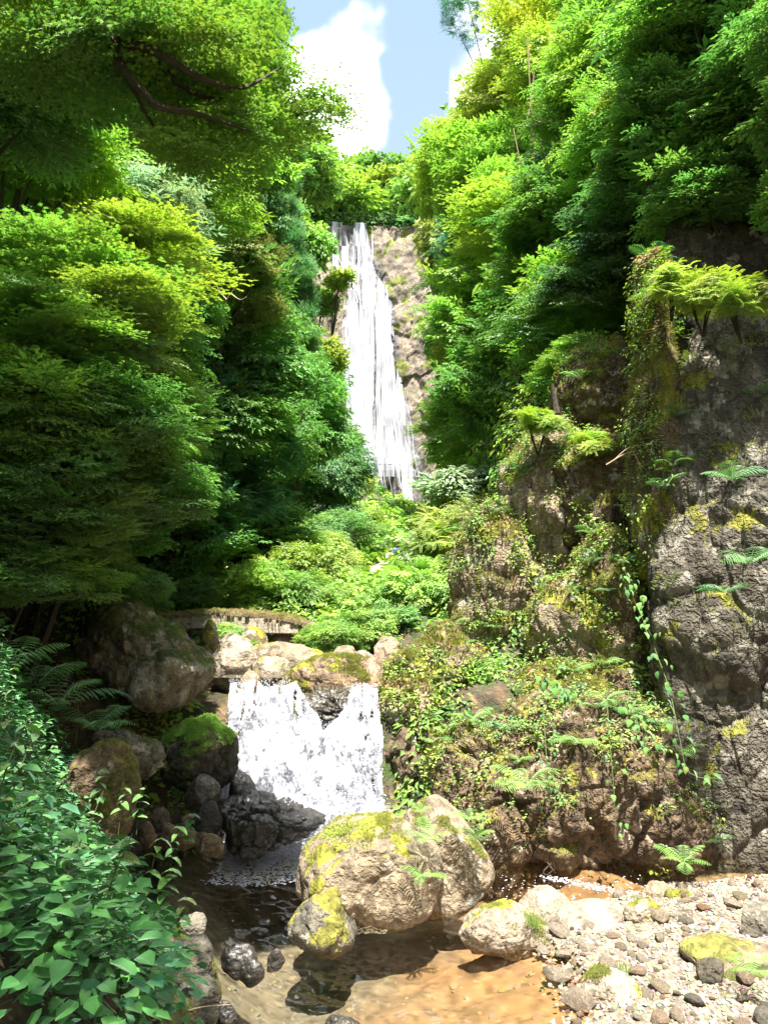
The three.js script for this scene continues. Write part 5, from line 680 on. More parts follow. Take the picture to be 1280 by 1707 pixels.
mossOn(R_.ridge, 900, { t: 0.0, shape: 'trail', col: 'mossy', size: 0.9 }); mossOn(R_.mono, 700, { t: 0.36, shape: 'trail', col: 'olive' });
for (const m of rocks.filter((m) => m.name.startsWith('rock_face') && !/monolith|overhung|bedrock|rib of/.test(m.userData.label))) mossOn(m, 420, { t: 0.2, shape: 'trail', col: 'mossy', size: 0.8 });
for (const m of rocks.filter((m) => /rock pile|ledge of rock|mossy pillar|stepped mossy/.test(m.userData.label))) mossOn(m, 450, { t: 0.36, size: 1.2 });

let nFern = 0;
function fern(p, size, matIdx, label, group, o = {}) {
  const R = rngOf(8000 + nFern++), t = thing('fern', label, 'fern', group, p), n = o.n || 7, a0 = R() * 6.283, out = o.out;
  for (let k = 0; k < n; k++) {
    const a = out === undefined ? a0 + k * 6.283 / n + (R() - 0.5) * 0.5 : out + (k - (n - 1) / 2) * (o.fan || 0.42) + (R() - 0.5) * 0.2;
    const f = mesh('frond', fronds[Math.floor(R() * 3)], frondMats[(matIdx + (R() < 0.25 ? 1 : 0)) % 4], t); f.rotation.set((o.pitch ?? -0.15) + (R() - 0.5) * 0.5, a, 0, 'YXZ'); f.rotation.z = (R() - 0.5) * 0.5; f.scale.setScalar(size * (0.7 + 0.5 * R()));
  }
  return t;
}
// leaf with a serrated edge, cupped along its midrib; z is its length
function bigLeafGeo(seed, w = 0.62, heart = 0.1) {
  const R = rngOf(seed), N = 12, P = [], U = [], I = []; 
  for (let i = 0; i <= N; i++) { const s = i / N, z = s, hw = w / 2 * Math.pow(Math.sin(Math.PI * Math.pow(s, 0.66)), 0.72) * (i && i < N ? 1 + (i % 2 ? 0.05 : -0.05) : 1), y = 0.10 * Math.sin(s * 2.6) - 0.24 * s * s; for (const q of [-1, -0.5, 0, 0.5, 1]) { P.push(q * hw, y + Math.abs(q) * hw * 0.30 - (q * q) * hw * 0.16 + 0.014 * Math.sin(s * 22 + q * 3), z - Math.abs(q) * heart * (1 - s)); U.push(0.5 + q * 0.5 * hw / (w / 2 + 1e-6), s); } }
  for (let i = 0; i < N; i++) for (let k = 0; k < 4; k++) { const a = i * 5 + k; I.push(a, a + 5, a + 1, a + 1, a + 5, a + 6); }
  const g = new THREE.BufferGeometry(); g.setAttribute('position', new THREE.Float32BufferAttribute(P, 3)); g.setAttribute('uv', new THREE.Float32BufferAttribute(U, 2)); g.setIndex(I); g.computeVertexNormals(); return g;
}
const bigLeaves = [bigLeafGeo(1, 0.66, 0.16), bigLeafGeo(2, 0.5, 0.06), bigLeafGeo(3, 0.78, 0.22)];
const stemGeos = [0, 1, 2].map((k) => limb([new V3(0, -0.15, 0), new V3(0.03 * (k - 1), 0.35, 0.05), new V3(0.06 * (k - 1), 0.7, 0.12), new V3(0.05 * (k - 1), 1, 0.24)], 0.008, 0.004, 5));
let nPlant = 0;
function leafyPlant(p, h, leafLen, pairs, mats, lean, label, group, o = {}) {
  const R = rngOf(9000 + nPlant++), t = thing('leafy_plant', label, 'plant', group, p), k = nPlant % 3, shape = bigLeaves[o.shape ?? Math.floor(R() * 3)];
  const st = mesh('stem', stemGeos[k], M.stem, t); st.scale.set(h, h, h); st.rotation.set(0, lean + (R() - 0.5) * 0.8, 0); const ry = st.rotation.y;
  const tilt = o.tilt ?? 0; t.rotation.set(0, 0, 0); 
  const cv = new THREE.CatmullRomCurve3([new V3(0, -0.15, 0), new V3(0.03 * (k - 1), 0.35, 0.05), new V3(0.06 * (k - 1), 0.7, 0.12), new V3(0.05 * (k - 1), 1, 0.24)]);
  for (let i = 0; i < pairs; i++) {
    const s = 0.3 + 0.7 * (i + 0.5) / pairs, q = cv.getPointAt(s).multiplyScalar(h).applyAxisAngle(UP, ry), a = i * 1.57 + ry + (R() - 0.5) * 0.6;
    for (const side of [0, Math.PI]) { if (R() < 0.08) continue; const l = mesh('leaf', shape, mats[Math.floor(R() * mats.length)], t); l.position.copy(q); l.rotation.set(-0.05 + 0.55 * R() + tilt, a + side, (R() - 0.5) * 0.6, 'YXZ'); l.scale.setScalar(leafLen * (0.6 + 0.55 * R()) * (1.1 - 0.35 * Math.max(0, s - 0.6))); }
  }
  return t;
}
// the shaded leafy bank
{
  const R = rngOf(60), G = 'broad-leaved plants of the shaded bank', lab = 'nettle-like plant with broad serrated leaves on the shaded bank';
  const spots = [];
  for (let k = 0; k < 9000 && spots.length < 250; k++) {
    const d = 2.3 + 5.2 * Math.pow(R(), 0.8), x = -0.35 - 4.2 * R(), y = ground(x, -d);
    if (x > shoreL(d) - 0.05 || y < 0.12) continue;
    const u = x / d, v = (y + 0.35 - EYE) / d; if (u < -0.6 || v > -0.04 || v < -0.64 || u > -0.30) continue;
    if (spots.some(([a, b]) => Math.hypot(a - x, b - d) < 0.08 + 0.014 * d)) continue;
    spots.push([x, d, y]);
  }
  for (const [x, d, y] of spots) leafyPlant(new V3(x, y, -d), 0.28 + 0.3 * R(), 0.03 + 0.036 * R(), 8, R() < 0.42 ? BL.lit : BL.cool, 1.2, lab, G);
  const fill = []; let tries = 0; while (fill.length < 3200 && tries++ < 40000) { const d = 2 + 6.8 * R(), x = -0.3 - 5.2 * R(), y = ground(x, -d); if (x > shoreL(d) + 0.05 || y < 0.02 || x / d > -0.29) continue; fill.push([basis(new V3(x, y + 0.04 + 0.2 * R(), -d), new V3(R() - 0.3, 0.1, R() - 0.3), UP.clone().add(rv(R, 0.4)), 0.42 + 0.3 * R()), tint(R, R() < 0.25 ? COL.blue : [0.055, 0.22, 0.04], 0.35)]); }
  tag(mesh('ground_cover', bakeTinted(CL.leafy, fill), M.gloss, scene), 'low small-leaved ground cover between the plants of the shaded bank', 'ground cover', null, 'stuff');
  for (const [px, py, d, s, n] of [[15, 1095, 7.0, 0.5, 6], [100, 1150, 7.4, 0.5, 7], [160, 1190, 7.6, 0.45, 8], [60, 1120, 7.6, 0.45, 6]]) { const p = at(px, py + 30, d); fern(p, s, 2, 'fern with long arching fronds in front of the dark hollow', 'ferns in front of the dark hollow', { n, pitch: -0.25 }); }
  // fringe of sprays that reaches over the water
  for (const [px, py, d] of [[285, 1395, 6.2], [250, 1420, 6.0], [310, 1372, 7.6], [270, 1470, 5.6], [290, 1520, 5.5], [240, 1560, 5.2], [200, 1330, 6.6], [160, 1300, 6.9], [230, 1330, 6.9]]) { const p = at(px, py, d); p.y = Math.max(p.y - 0.25, ground(p.x, p.z)); leafyPlant(p, 0.36, 0.095, 5, R() < 0.4 ? BL.lit : BL.cool, 1.4, 'leafy spray reaching from the bank over the dark water', 'sprays reaching over the water'); }
  const fl = thing('wild_lily', 'small orange flower beside the fern fronds', 'flower', null, at(129, 1168, 7.5)); 
  mesh('stem', limb([new V3(0, 0.02, 0), new V3(0.02, -0.15, 0), new V3(0, -0.4, 0)], 0.004, 0.005, 4), M.stem, fl);
  const pm = new THREE.MeshPhysicalMaterial({ color: rgb(0.75, 0.17, 0.03), roughness: 0.9, transmission: 0.3, thickness: 0, side: THREE.DoubleSide }), pg = (() => { const P = []; leafInto(P, new V3(), new V3(0, 0.4, 1), UP, 0.07, 0.03, 0.1, 0.5); return geoOf(P); })();
  for (let k = 0; k < 6; k++) { const q = mesh('petal', pg, pm, fl); q.rotation.y = k * 1.047; }
}
// plants on the rocks
{
  const R = rngOf(70);
  const place = (m, tries, minUp) => { const h = sampler(m)(R, (n, q) => n.y > minUp && n.z > -0.35); return h && h[0].add(m.position); };
  const FG = 'ferns on the sunny rock faces', PG = 'leafy plants on the sunny rock faces';
  const host = rocks.filter((m) => m.name.startsWith('rock_face') && !/monolith|overhung|bedrock/.test(m.userData.label)), pileRocks = rocks.filter((m) => /rock pile|pinnacle/.test(m.userData.label));
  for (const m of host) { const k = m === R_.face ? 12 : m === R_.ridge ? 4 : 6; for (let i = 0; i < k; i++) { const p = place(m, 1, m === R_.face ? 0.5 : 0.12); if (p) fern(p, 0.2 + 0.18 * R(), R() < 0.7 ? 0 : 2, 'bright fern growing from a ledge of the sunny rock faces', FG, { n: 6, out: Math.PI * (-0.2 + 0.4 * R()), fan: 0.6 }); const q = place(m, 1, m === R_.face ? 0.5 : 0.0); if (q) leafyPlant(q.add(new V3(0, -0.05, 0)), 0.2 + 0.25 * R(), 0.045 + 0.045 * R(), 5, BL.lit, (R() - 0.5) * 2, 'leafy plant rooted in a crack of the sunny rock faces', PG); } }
  for (const m of pileRocks) for (let i = 0; i < 2; i++) { const p = place(m, 1, 0.2); if (p) fern(p, 0.2 + 0.15 * R(), 0, 'small fern on the rock pile beside the cascade', 'ferns on the rock pile', { n: 6 }); }
  // shaded monolith: ferns reaching from its face
  for (let i = 0; i < 12; i++) { const p = place(R_.mono, 1, -0.15); if (p && p.y < 6) fern(p, 0.22 + 0.16 * R(), 2, 'fern arching from a crack of the tall monolith', 'ferns on the tall monolith', { n: 5, out: Math.PI * (-0.3 + 0.3 * R()), fan: 0.4 }); }
  for (const [px, py, d, s] of [[1220, 800, 8.2, 0.34], [1250, 940, 8.2, 0.38], [1210, 990, 8.2, 0.32]]) fern(at(px, py, d), s, 2, 'fern low on the tall monolith beside the creeper', 'ferns on the tall monolith', { n: 9 });
  for (const [px, py, d, r, label] of [[1180, 490, 9.1, 0.34, 'lime feathery bush on the brow of the tall monolith'], [1245, 500, 8.9, 0.34, 'lime feathery bush hanging over the face of the tall monolith'], [1125, 470, 9.3, 0.3, 'small feathery bush between the mossy rib and the monolith'], [900, 705, 11.8, 0.36, 'bright bush beside the broken stump'], [990, 740, 11.4, 0.3, 'bushy weeds on the shelf above the ferns']]) shrub(px, py, d, r, 'pinnate', 'lime', label, { size: 0.7, onRock: true, pads: 10, group: 'bushes on the rock faces' });
  // ferns of the split boulder and the gravel bar
  for (const [px, py, d, s, label] of [[712, 1400, 7.35, 0.24, 'bright fern in the cleft of the split boulder'], [705, 1462, 7.2, 0.2, 'lower fern in the cleft of the split boulder'], [785, 1368, 7.6, 0.2, 'fern on the far edge of the wedge boulder'], [700, 1352, 7.7, 0.13, 'tiny fern on top of the cleft'], [795, 1395, 7.7, 0.16, 'fern trailing down the wedge boulder'], [880, 1310, 8.6, 0.42, 'pale fern hanging on the broad brown rock face'], [1250, 1620, 5.85, 0.2, 'dark fern beside the broad pale slab'], [1140, 1440, 8.3, 0.28, 'fern in the black crevice under the monolith']]) fern(at(px, py, d), s, 0, label, null, { n: 8 });
  for (const [px, py, d, s] of [[885, 1545, 6.95, 1.0], [895, 1550, 7.0, 0.8], [1045, 1622, 6.3, 0.6], [1035, 1618, 6.3, 0.6], [1062, 1505, 7.4, 0.6]]) { const t = tag(mesh('grass_tuft', S.grass[0], new THREE.MeshPhysicalMaterial({ color: rgb(0.2, 0.34, 0.03), roughness: 1, transmission: 0.4, thickness: 0, side: THREE.DoubleSide }), scene), px < 1000 ? 'bright grass tuft on the low whitish mossy rock' : px < 1050 ? 'short grass tuft behind the round mossy boulder' : 'grass blades beside the whitish stone with moss cap', 'grass', px < 1000 ? 'grass tufts on the whitish rock' : 'grass tufts on the gravel'); t.position.copy(at(px, py, d)); t.scale.setScalar(s * 0.75); t.rotation.y = px; }
  // weeds on top of the large boulder
  const top = [], s = sampler(R_.mid); for (let i = 0; i < 60; i++) { const h = s(R, (n, q) => n.y > 0.45 && q.x < 0.1 && q.y > 0.2 && Math.abs(fbm(q.x * 2, 4, q.z * 2, 2)) < 0.2); if (h) top.push([basis(h[0], new V3(R() - 0.5, 0.2, R() - 0.5), h[1], 0.09 + 0.1 * R()), tint(R, COL.yellow, 0.3)]); }
  scatter('weeds', S.clump[1], M.leaf, top, R_.mid);
  // leaf litter and cover of small plants over the rock faces
  const cover = [], litter = [];
  for (const m of [...host, ...pileRocks]) { const sm = sampler(m), sz = m.geometry.boundingSphere || (m.geometry.computeBoundingSphere(), m.geometry.boundingSphere); for (let i = 0; i < 190 * sz.radius; i++) { const h = sm(R, (n, q) => n.y > (m === R_.face ? 0.35 : -0.3) && n.z > -0.5 && fbm(q.x * 1.6 + 3, q.y * 1.6, q.z * 1.6, 3) > (m === R_.face ? 0.06 : -0.02)); if (h) { const p = h[0].clone().add(m.position); cover.push([basis(p, new V3(R() - 0.5, 0.1, R()), h[1].clone().lerp(UP, 0.5), 0.3 + 0.35 * R() * R()), tint(R, R() < 0.4 ? COL.fresh : R() < 0.55 ? COL.lime : R() < 0.5 ? COL.olive : COL.mid, 0.3)]); } const l = R() < 0.4 && sm(R, (n) => n.y > 0.55); if (l) litter.push([basis(l[0].clone().add(m.position).addScaledVector(l[1], 0.006), new V3(R() - 0.5, 0, R() - 0.5), l[1], 0.25 + 0.2 * R()), tint(R, [0.28, 0.17, 0.09], 0.4)]); } }
  tag(mesh('ground_cover', bakeTinted(CL.leafy, cover), M.leaf, scene), 'small leafy cover clinging to the sunny rock faces', 'ground cover', null, 'stuff');
  const lg = (() => { const P = [], Q = rngOf(3); for (let i = 0; i < 7; i++) leafInto(P, new V3((Q() - 0.5) * 0.7, 0.02 * Q(), (Q() - 0.5) * 0.7), rv(Q), UP, 0.2, 0.07, 0.2, 0.3, false); return geoOf(P); })();
  tag(mesh('leaf_litter', bakeTinted([lg], litter), M.grass, scene), 'reddish brown dead leaves lying on the rock ledges', 'leaf litter', null, 'stuff');
}
// creepers that hang over the broad rock face
{
  const R = rngOf(88);
  const vine = (pts, label, n, len, mats, o = {}) => { const w = pts.map((p) => at(...p)), t = thing('creeper', label, 'creeper', null, w[0]); const c = new THREE.CatmullRomCurve3(w.map((p) => p.clone().sub(w[0]))); mesh('stem', limb(c.points, 0.006, 0.004, 4), o.wood || M.stem, t); for (let i = 0; i < n; i++) { const q = c.getPointAt((i + 0.5) / n), l = mesh('leaf', bigLeaves[i % 3], mats[Math.floor(R() * mats.length)], t); l.position.copy(q).add(new V3((R() - 0.5) * 0.22, (R() - 0.5) * 0.1, 0.03 + 0.07 * R())); l.rotation.set(0.5 + 0.8 * R(), (R() - 0.5) * 2.4, (R() - 0.5) * 0.8, 'YXZ'); l.scale.setScalar(len * (0.6 + 0.6 * R())); } };
  vine([[905, 1180, 8.9], [908, 1230, 8.75], [912, 1290, 8.65], [915, 1345, 8.6]], 'small-leaved creeper hanging like a curtain down the brown rock face', 60, 0.045, BL.cool);
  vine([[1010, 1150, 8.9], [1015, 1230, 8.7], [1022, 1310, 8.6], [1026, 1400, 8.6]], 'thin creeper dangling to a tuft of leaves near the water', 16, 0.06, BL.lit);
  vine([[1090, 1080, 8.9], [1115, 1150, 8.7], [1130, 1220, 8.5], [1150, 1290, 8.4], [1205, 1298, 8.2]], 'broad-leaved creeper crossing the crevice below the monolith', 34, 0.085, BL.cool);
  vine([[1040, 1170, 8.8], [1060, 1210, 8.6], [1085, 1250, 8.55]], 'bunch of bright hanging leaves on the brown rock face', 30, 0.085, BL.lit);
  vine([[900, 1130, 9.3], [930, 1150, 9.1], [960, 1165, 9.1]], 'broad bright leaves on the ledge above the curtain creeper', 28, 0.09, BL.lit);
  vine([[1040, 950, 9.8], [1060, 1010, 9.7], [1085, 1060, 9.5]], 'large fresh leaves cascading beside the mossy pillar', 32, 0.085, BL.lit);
  // pale dead roots and twigs
  const dead = (paths, label, r = 0.03, wood = M.twig) => { const w0 = at(...paths[0][0]), t = thing('dead_branch', label, 'branch', null, w0); for (const p of paths) mesh('twig', limb(p.map((q) => at(...q).sub(w0)), r, r * 0.3, 5), wood, t); };
  dead([[[878, 60, 18], [882, 130, 18], [885, 190, 18], [888, 245, 18], [895, 280, 18], [912, 290, 18]], [[888, 200, 18], [905, 205, 18], [930, 195, 18], [945, 160, 18]], [[886, 225, 18], [900, 235, 18], [908, 262, 18]], [[945, 160, 18], [942, 200, 18]], [[890, 120, 18], [884, 170, 18.1], [878, 200, 18]]], 'pale tangle of hanging roots in front of the yellow-green maples', 0.02);
  dead([[[855, 215, 18], [866, 270, 18], [872, 320, 18], [874, 370, 18]], [[868, 300, 18], [884, 285, 18]]], 'thin bare vine dangling below the pale roots', 0.018);
  dead([[[1010, 775, 10.4], [1045, 755, 10.3], [1075, 750, 10.2]], [[1020, 770, 10.4], [1050, 745, 10.3], [1080, 742, 10.2]], [[1055, 752, 10.3], [1068, 785, 10.2], [1062, 810, 10.2]]], 'bare grey twigs sticking out beside the mossy rib', 0.012);
  dead([[[70, 285, 10], [85, 310, 9.9], [92, 345, 9.8]], [[82, 300, 9.9], [104, 305, 9.8], [118, 322, 9.8]], [[92, 345, 9.8], [108, 352, 9.8]], [[60, 330, 10], [86, 325, 9.9]]], 'pale bare twigs beside the silvery leaves', 0.014);
  dead([[[372, 540, 15.4], [378, 500, 15.2], [392, 480, 15.1]], [[378, 500, 15.2], [366, 486, 15.2], [360, 470, 15.2]], [[385, 490, 15.1], [402, 500, 15], [412, 494, 15]]], 'pale bare twigs in the rounded olive tree', 0.02);
  dead([[[300, 1040, 14], [300, 1040, 14.05], [301, 1052, 14]]], 'stray twig by the footbridge', 0.01);
  dead([[[918, 1440, 8.5], [905, 1455, 8.45], [922, 1462, 8.4]], [[908, 1462, 8.45], [925, 1448, 8.4]], [[912, 1438, 8.5], [926, 1456, 8.4]]], 'clump of reddish driftwood caught at the foot of the rock face', 0.012, M.bark);
  dead([[[275, 1700, 5.6], [330, 1680, 5.6], [390, 1674, 5.6]]], 'thin dead stick lying over the bank rocks', 0.007);
  const st = tag(mesh('stump', limb([at(928, 690, 11.9), at(924, 665, 11.9), at(920, 640, 11.9)], 0.06, 0.02, 8), M.bark, scene), 'broken reddish stump on the cracked tan rock', 'stump');
  const trunkAt = (pts, r, label) => { const w0 = at(...pts[0]); const t = thing('bare_trunk', label, 'tree', null, w0); mesh('trunk', limb(pts.map((p) => at(...p).sub(w0)), r, r * 0.7, 8), M.bark, t); };
  trunkAt([[1090, 345, 12], [1085, 290, 12], [1080, 220, 12.2]], 0.11, 'bare grey trunk under the dark evergreens');
  trunkAt([[18, 900, 9.5], [20, 850, 9.5], [24, 790, 9.6]], 0.04, 'slim grey trunk in the shaded leaves above the bank');
}

// ------------------------------------------------------------------ footbridge of logs on a concrete beam
{
  const B = at(240, 1060, 14.2), t = thing('footbridge', 'low arched footbridge with mossy log deck on a concrete beam', 'bridge', null, B), R = rngOf(99);
  const deck = curve([[225, 1024], [270, 1020], [345, 1013], [415, 1016], [480, 1024], [530, 1038]]), D0 = 14.2, wid = 1.25;
  const beamM = new THREE.MeshStandardMaterial({ color: rgb(0.5, 0.43, 0.35), map: rockMap, bumpMap: rockBump, bumpScale: 0.006, roughness: 0.9 }), logM = [[0.30, 0.22, 0.13], [0.24, 0.17, 0.10], [0.36, 0.28, 0.17]].map((c) => new THREE.MeshStandardMaterial({ color: rgb(...c), map: barkMap, roughness: 0.95 }));
  const yAt = (px, off) => at(px, deck(px) + off, D0).y, xAt = (px) => at(px, 1030, D0).x;
  // beam: arched top, nearly straight underside
  const s = new THREE.Shape(); const pxs = []; for (let p = 232; p <= 498; p += 12) pxs.push(p);
  pxs.forEach((p, i) => { const x = xAt(p) - B.x, y = yAt(p, 13) - B.y; i ? s.lineTo(x, y) : s.moveTo(x, y); });
  [...pxs].reverse().forEach((p) => s.lineTo(xAt(p) - B.x, at(p, curve([[232, 1052], [365, 1044], [430, 1054], [498, 1055]])(p), D0).y - B.y));
  const bg = new THREE.ExtrudeGeometry(s, { depth: wid - 0.2, bevelEnabled: true, bevelSize: 0.02, bevelThickness: 0.02, bevelSegments: 2 }); bg.translate(0, 0, -wid + 0.24);
  mesh('beam', boxUv(bg, 1), beamM, t);
  const lg = new THREE.CylinderGeometry(0.036, 0.036, wid + 0.05, 9, 1); lg.rotateX(Math.PI / 2);
  for (let x = xAt(228); x < xAt(528); x += 0.068) { const px = x / ((D0) / F) * (cosP - ((CY - 1030) / F) * sinP) + CX, l = mesh('log', lg, logM[Math.floor(R() * 3)], t); l.position.set(x - B.x, yAt(clamp(px, 226, 529), 9) - B.y + (R() - 0.5) * 0.012, -wid / 2 + 0.06 + (R() - 0.5) * 0.06); l.scale.set(0.85 + 0.3 * R(), 0.85 + 0.3 * R(), 1); }
  const soil = []; for (let i = 0; i < 1500; i++) { const px = lerp(230, 500, R()), x = xAt(px) - B.x; if (R() < 0.35) continue; soil.push([basis(new V3(x, yAt(px, 6) - B.y, -wid * R() + 0.06), new V3(R() - 0.5, 0.1, R() - 0.5), UP.clone().add(rv(R, 0.3)), 0.9 + 1.0 * R()), tint(R, R() < 0.45 ? [0.40, 0.29, 0.15] : COL.mossy, 0.3)]); }
  scatter('moss', S.moss[1], M.grass, soil, t);
  for (const px of [370, 386, 448, 455, 460, 466, 430]) mesh('hanging_root', limb([new V3(xAt(px) - B.x, yAt(px, 8) - B.y, 0.11), new V3(xAt(px) - B.x + 0.02, yAt(px, 20) - B.y, 0.12), new V3(xAt(px) - B.x - 0.01, yAt(px, 30) - B.y, 0.11)], 0.008, 0.004, 4), M.twig, t);
}
// ------------------------------------------------------------------ path and walkers
{
  const pts = [[606, 992, 28], [612, 972, 32], [622, 958, 36], [640, 944, 40], [652, 937, 43]], w = [0.45, 0.75, 0.85, 0.7, 0.5], P = [], I = [], C = [];
  pts.forEach((p, i) => { const c = at(...p); c.y = Math.max(c.y, ground(c.x, c.z) + 0.03); for (const s of [-1.6, -1, -0.4, 0.4, 1, 1.6]) { P.push(c.x + s * w[i], c.y - (Math.abs(s) > 1.2 ? 1.0 : 0) + 0.04 * noise(i * 3, s * 2, 1), c.z); C.push(0.52, 0.37, 0.28); } });
  for (let i = 0; i < pts.length - 1; i++) for (let k = 0; k < 5; k++) { const a = i * 6 + k; I.push(a, a + 1, a + 6, a + 1, a + 7, a + 6); }
  const g = new THREE.BufferGeometry(); g.setAttribute('position', new THREE.Float32BufferAttribute(P, 3)); g.setAttribute('color', new THREE.Float32BufferAttribute(C, 3)); g.setIndex(I); g.computeVertexNormals();
  tag(mesh('path', boxUv(g, 0.6), M.ground, scene), 'pale trodden earth path climbing between the bushes', 'path', null, 'structure');

  function field(parts, cell) {            // parts: [a, b, ra, rb]; smooth union meshed on a grid
    const lo = new V3(1e9, 1e9, 1e9), hi = new V3(-1e9, -1e9, -1e9); for (const [a, b, ra, rb] of parts) { for (const [q, r] of [[a, ra], [b, rb]]) { lo.min(q.clone().subScalar(r + 0.06)); hi.max(q.clone().addScalar(r + 0.06)); } }
    const c = lo.clone().add(hi).multiplyScalar(0.5), half = Math.max(hi.x - lo.x, hi.y - lo.y, hi.z - lo.z) / 2, N = Math.ceil(half * 2 / cell), mc = new MarchingCubes(N, M.stem, false, false, 60000); mc.isolation = 0;
    const q = new V3(), ab = new V3(), aq = new V3();
    for (let k = 0; k < N; k++) for (let j = 0; j < N; j++) for (let i = 0; i < N; i++) { q.set((i - N / 2) / (N / 2), (j - N / 2) / (N / 2), (k - N / 2) / (N / 2)).multiplyScalar(half).add(c); let s = 0; for (const [a, b, ra, rb] of parts) { ab.subVectors(b, a); aq.subVectors(q, a); const t = clamp(aq.dot(ab) / Math.max(1e-9, ab.lengthSq())), d = aq.addScaledVector(ab, -t).length() - lerp(ra, rb, t); if (d < 0.25) s += Math.exp(-d * 45); } mc.field[k * N * N + j * N + i] = Math.log(s + 1e-30) / 45; }
    mc.update(); const n = mc.count, g = new THREE.BufferGeometry(); g.setAttribute('position', new THREE.BufferAttribute(mc.positionArray.slice(0, n * 3), 3)); g.setAttribute('normal', new THREE.BufferAttribute(mc.normalArray.slice(0, n * 3), 3)); g.scale(half, half, half); g.translate(c.x, c.y, c.z); return g;
  }
  const v = (x, y, z) => new V3(x, y, z);
  const skin = new THREE.MeshStandardMaterial({ color: rgb(0.55, 0.35, 0.25), roughness: 0.7 });
  const cloth = (r, g, b) => new THREE.MeshStandardMaterial({ color: rgb(r, g, b), roughness: 0.9 });
  function walker(pos, turn, label, shirt, trousers, hair, k, step) {
    const t = thing('person', label, 'person', 'walkers on the path', pos); t.rotation.y = turn; t.scale.setScalar(k);
    const legs = [[v(0.09, 0.92, 0), v(0.10, 0.5, 0.02 + step), 0.085, 0.06], [v(0.10, 0.5, 0.02 + step), v(0.10, 0.09, step * 0.6 - 0.02), 0.058, 0.04], [v(-0.09, 0.92, 0), v(-0.10, 0.5, 0.05 - step), 0.085, 0.06], [v(-0.10, 0.5, 0.05 - step), v(-0.10, 0.09, -step * 1.2 - 0.02), 0.058, 0.04]];
    const feet = [[v(0.10, 0.045, step * 0.6 - 0.05), v(0.11, 0.035, step * 0.6 + 0.13), 0.042, 0.032], [v(-0.10, 0.045, -step * 1.2 - 0.05), v(-0.11, 0.035, -step * 1.2 + 0.13), 0.042, 0.032]];
    const torso = [[v(0, 0.96, 0), v(0, 1.18, 0), 0.125, 0.115], [v(0, 1.18, 0), v(0, 1.36, 0), 0.12, 0.125], [v(-0.15, 1.40, 0), v(0.15, 1.40, 0), 0.065, 0.065]];
    const arms = [[v(0.19, 1.39, 0), v(0.25, 1.12, -0.02), 0.05, 0.04], [v(0.25, 1.12, -0.02), v(0.22, 0.90, 0.08), 0.038, 0.028], [v(-0.19, 1.39, 0), v(-0.25, 1.12, 0.0), 0.05, 0.04], [v(-0.25, 1.12, 0.0), v(-0.22, 0.92, 0.12), 0.038, 0.028]];
    const fingers = []; for (const s of [1, -1]) { const w = v(s * 0.22, s > 0 ? 0.89 : 0.91, s > 0 ? 0.085 : 0.125); fingers.push([w, w.clone().add(v(0, -0.07, 0.02)), 0.026, 0.028]); for (let i = 0; i < 4; i++) { const a = w.clone().add(v(0, -0.08, 0.045 - 0.019 * i)); fingers.push([a, a.clone().add(v(-s * 0.012, -0.06 - 0.012 * (i === 1 || i === 2), 0.004)), 0.0085, 0.0075]); } fingers.push([w.clone().add(v(0, -0.03, 0.035)), w.clone().add(v(-s * 0.01, -0.075, 0.07)), 0.010, 0.008]); }
    const head = [[v(0, 1.42, 0), v(0, 1.52, 0.01), 0.052, 0.05], [v(0, 1.66, 0), v(0, 1.59, 0.025), 0.088, 0.065], [v(0, 1.625, 0.085), v(0, 1.60, 0.105), 0.012, 0.014], [v(0.086, 1.63, 0), v(0.09, 1.60, 0), 0.014, 0.01], [v(-0.086, 1.63, 0), v(-0.09, 1.60, 0), 0.014, 0.01]];
    mesh('body', field([...legs, ...feet, ...torso, ...arms, ...fingers, ...head], 0.026), skin, t);
    const grow = (a, e) => a.map(([p, q, r, s]) => [p, q, r + e, s + e]);
    mesh('shirt', field(grow([...torso, [v(0.19, 1.39, 0), v(0.235, 1.2, -0.01), 0.05, 0.05], [v(-0.19, 1.39, 0), v(-0.235, 1.2, 0), 0.05, 0.05]], 0.018), 0.026), shirt, t);
    mesh('trousers', field(grow([...legs, [v(-0.05, 0.94, 0), v(0.05, 0.94, 0), 0.11, 0.11]], 0.016), 0.026), trousers, t);
    mesh('shoes', field(grow(feet, 0.01), 0.012), cloth(0.05, 0.05, 0.05), t);
    mesh('hair', field([[v(0, 1.70, -0.02), v(0, 1.66, -0.035), 0.085, 0.085], [v(0, 1.66, -0.045), v(0, 1.58, -0.055), 0.07, 0.05]], 0.014), hair, t);
    for (const s of [-1, 1]) { const e = mesh('eye', new THREE.SphereGeometry(0.011, 8, 6), cloth(0.03, 0.02, 0.02), t); e.position.set(s * 0.032, 1.645, 0.083); }
    const m = mesh('mouth', new THREE.SphereGeometry(0.02, 8, 6), cloth(0.4, 0.12, 0.1), t); m.position.set(0, 1.562, 0.088); m.scale.set(1, 0.25, 0.3);
  }
  const p1 = at(662, 957, 44), p2 = at(650, 960, 43.4);
  walker(p1, Math.PI - 0.15, 'person with black hair in a blue shirt walking away up the path', cloth(0.10, 0.19, 0.36), cloth(0.03, 0.03, 0.04), cloth(0.015, 0.012, 0.012), 1.0, 0.12);
  walker(p2, Math.PI + 0.2, 'person in a white top and pale trousers on the path beside the blue shirt', cloth(0.80, 0.80, 0.82), cloth(0.62, 0.60, 0.62), cloth(0.22, 0.09, 0.06), 0.86, 0.1);
}

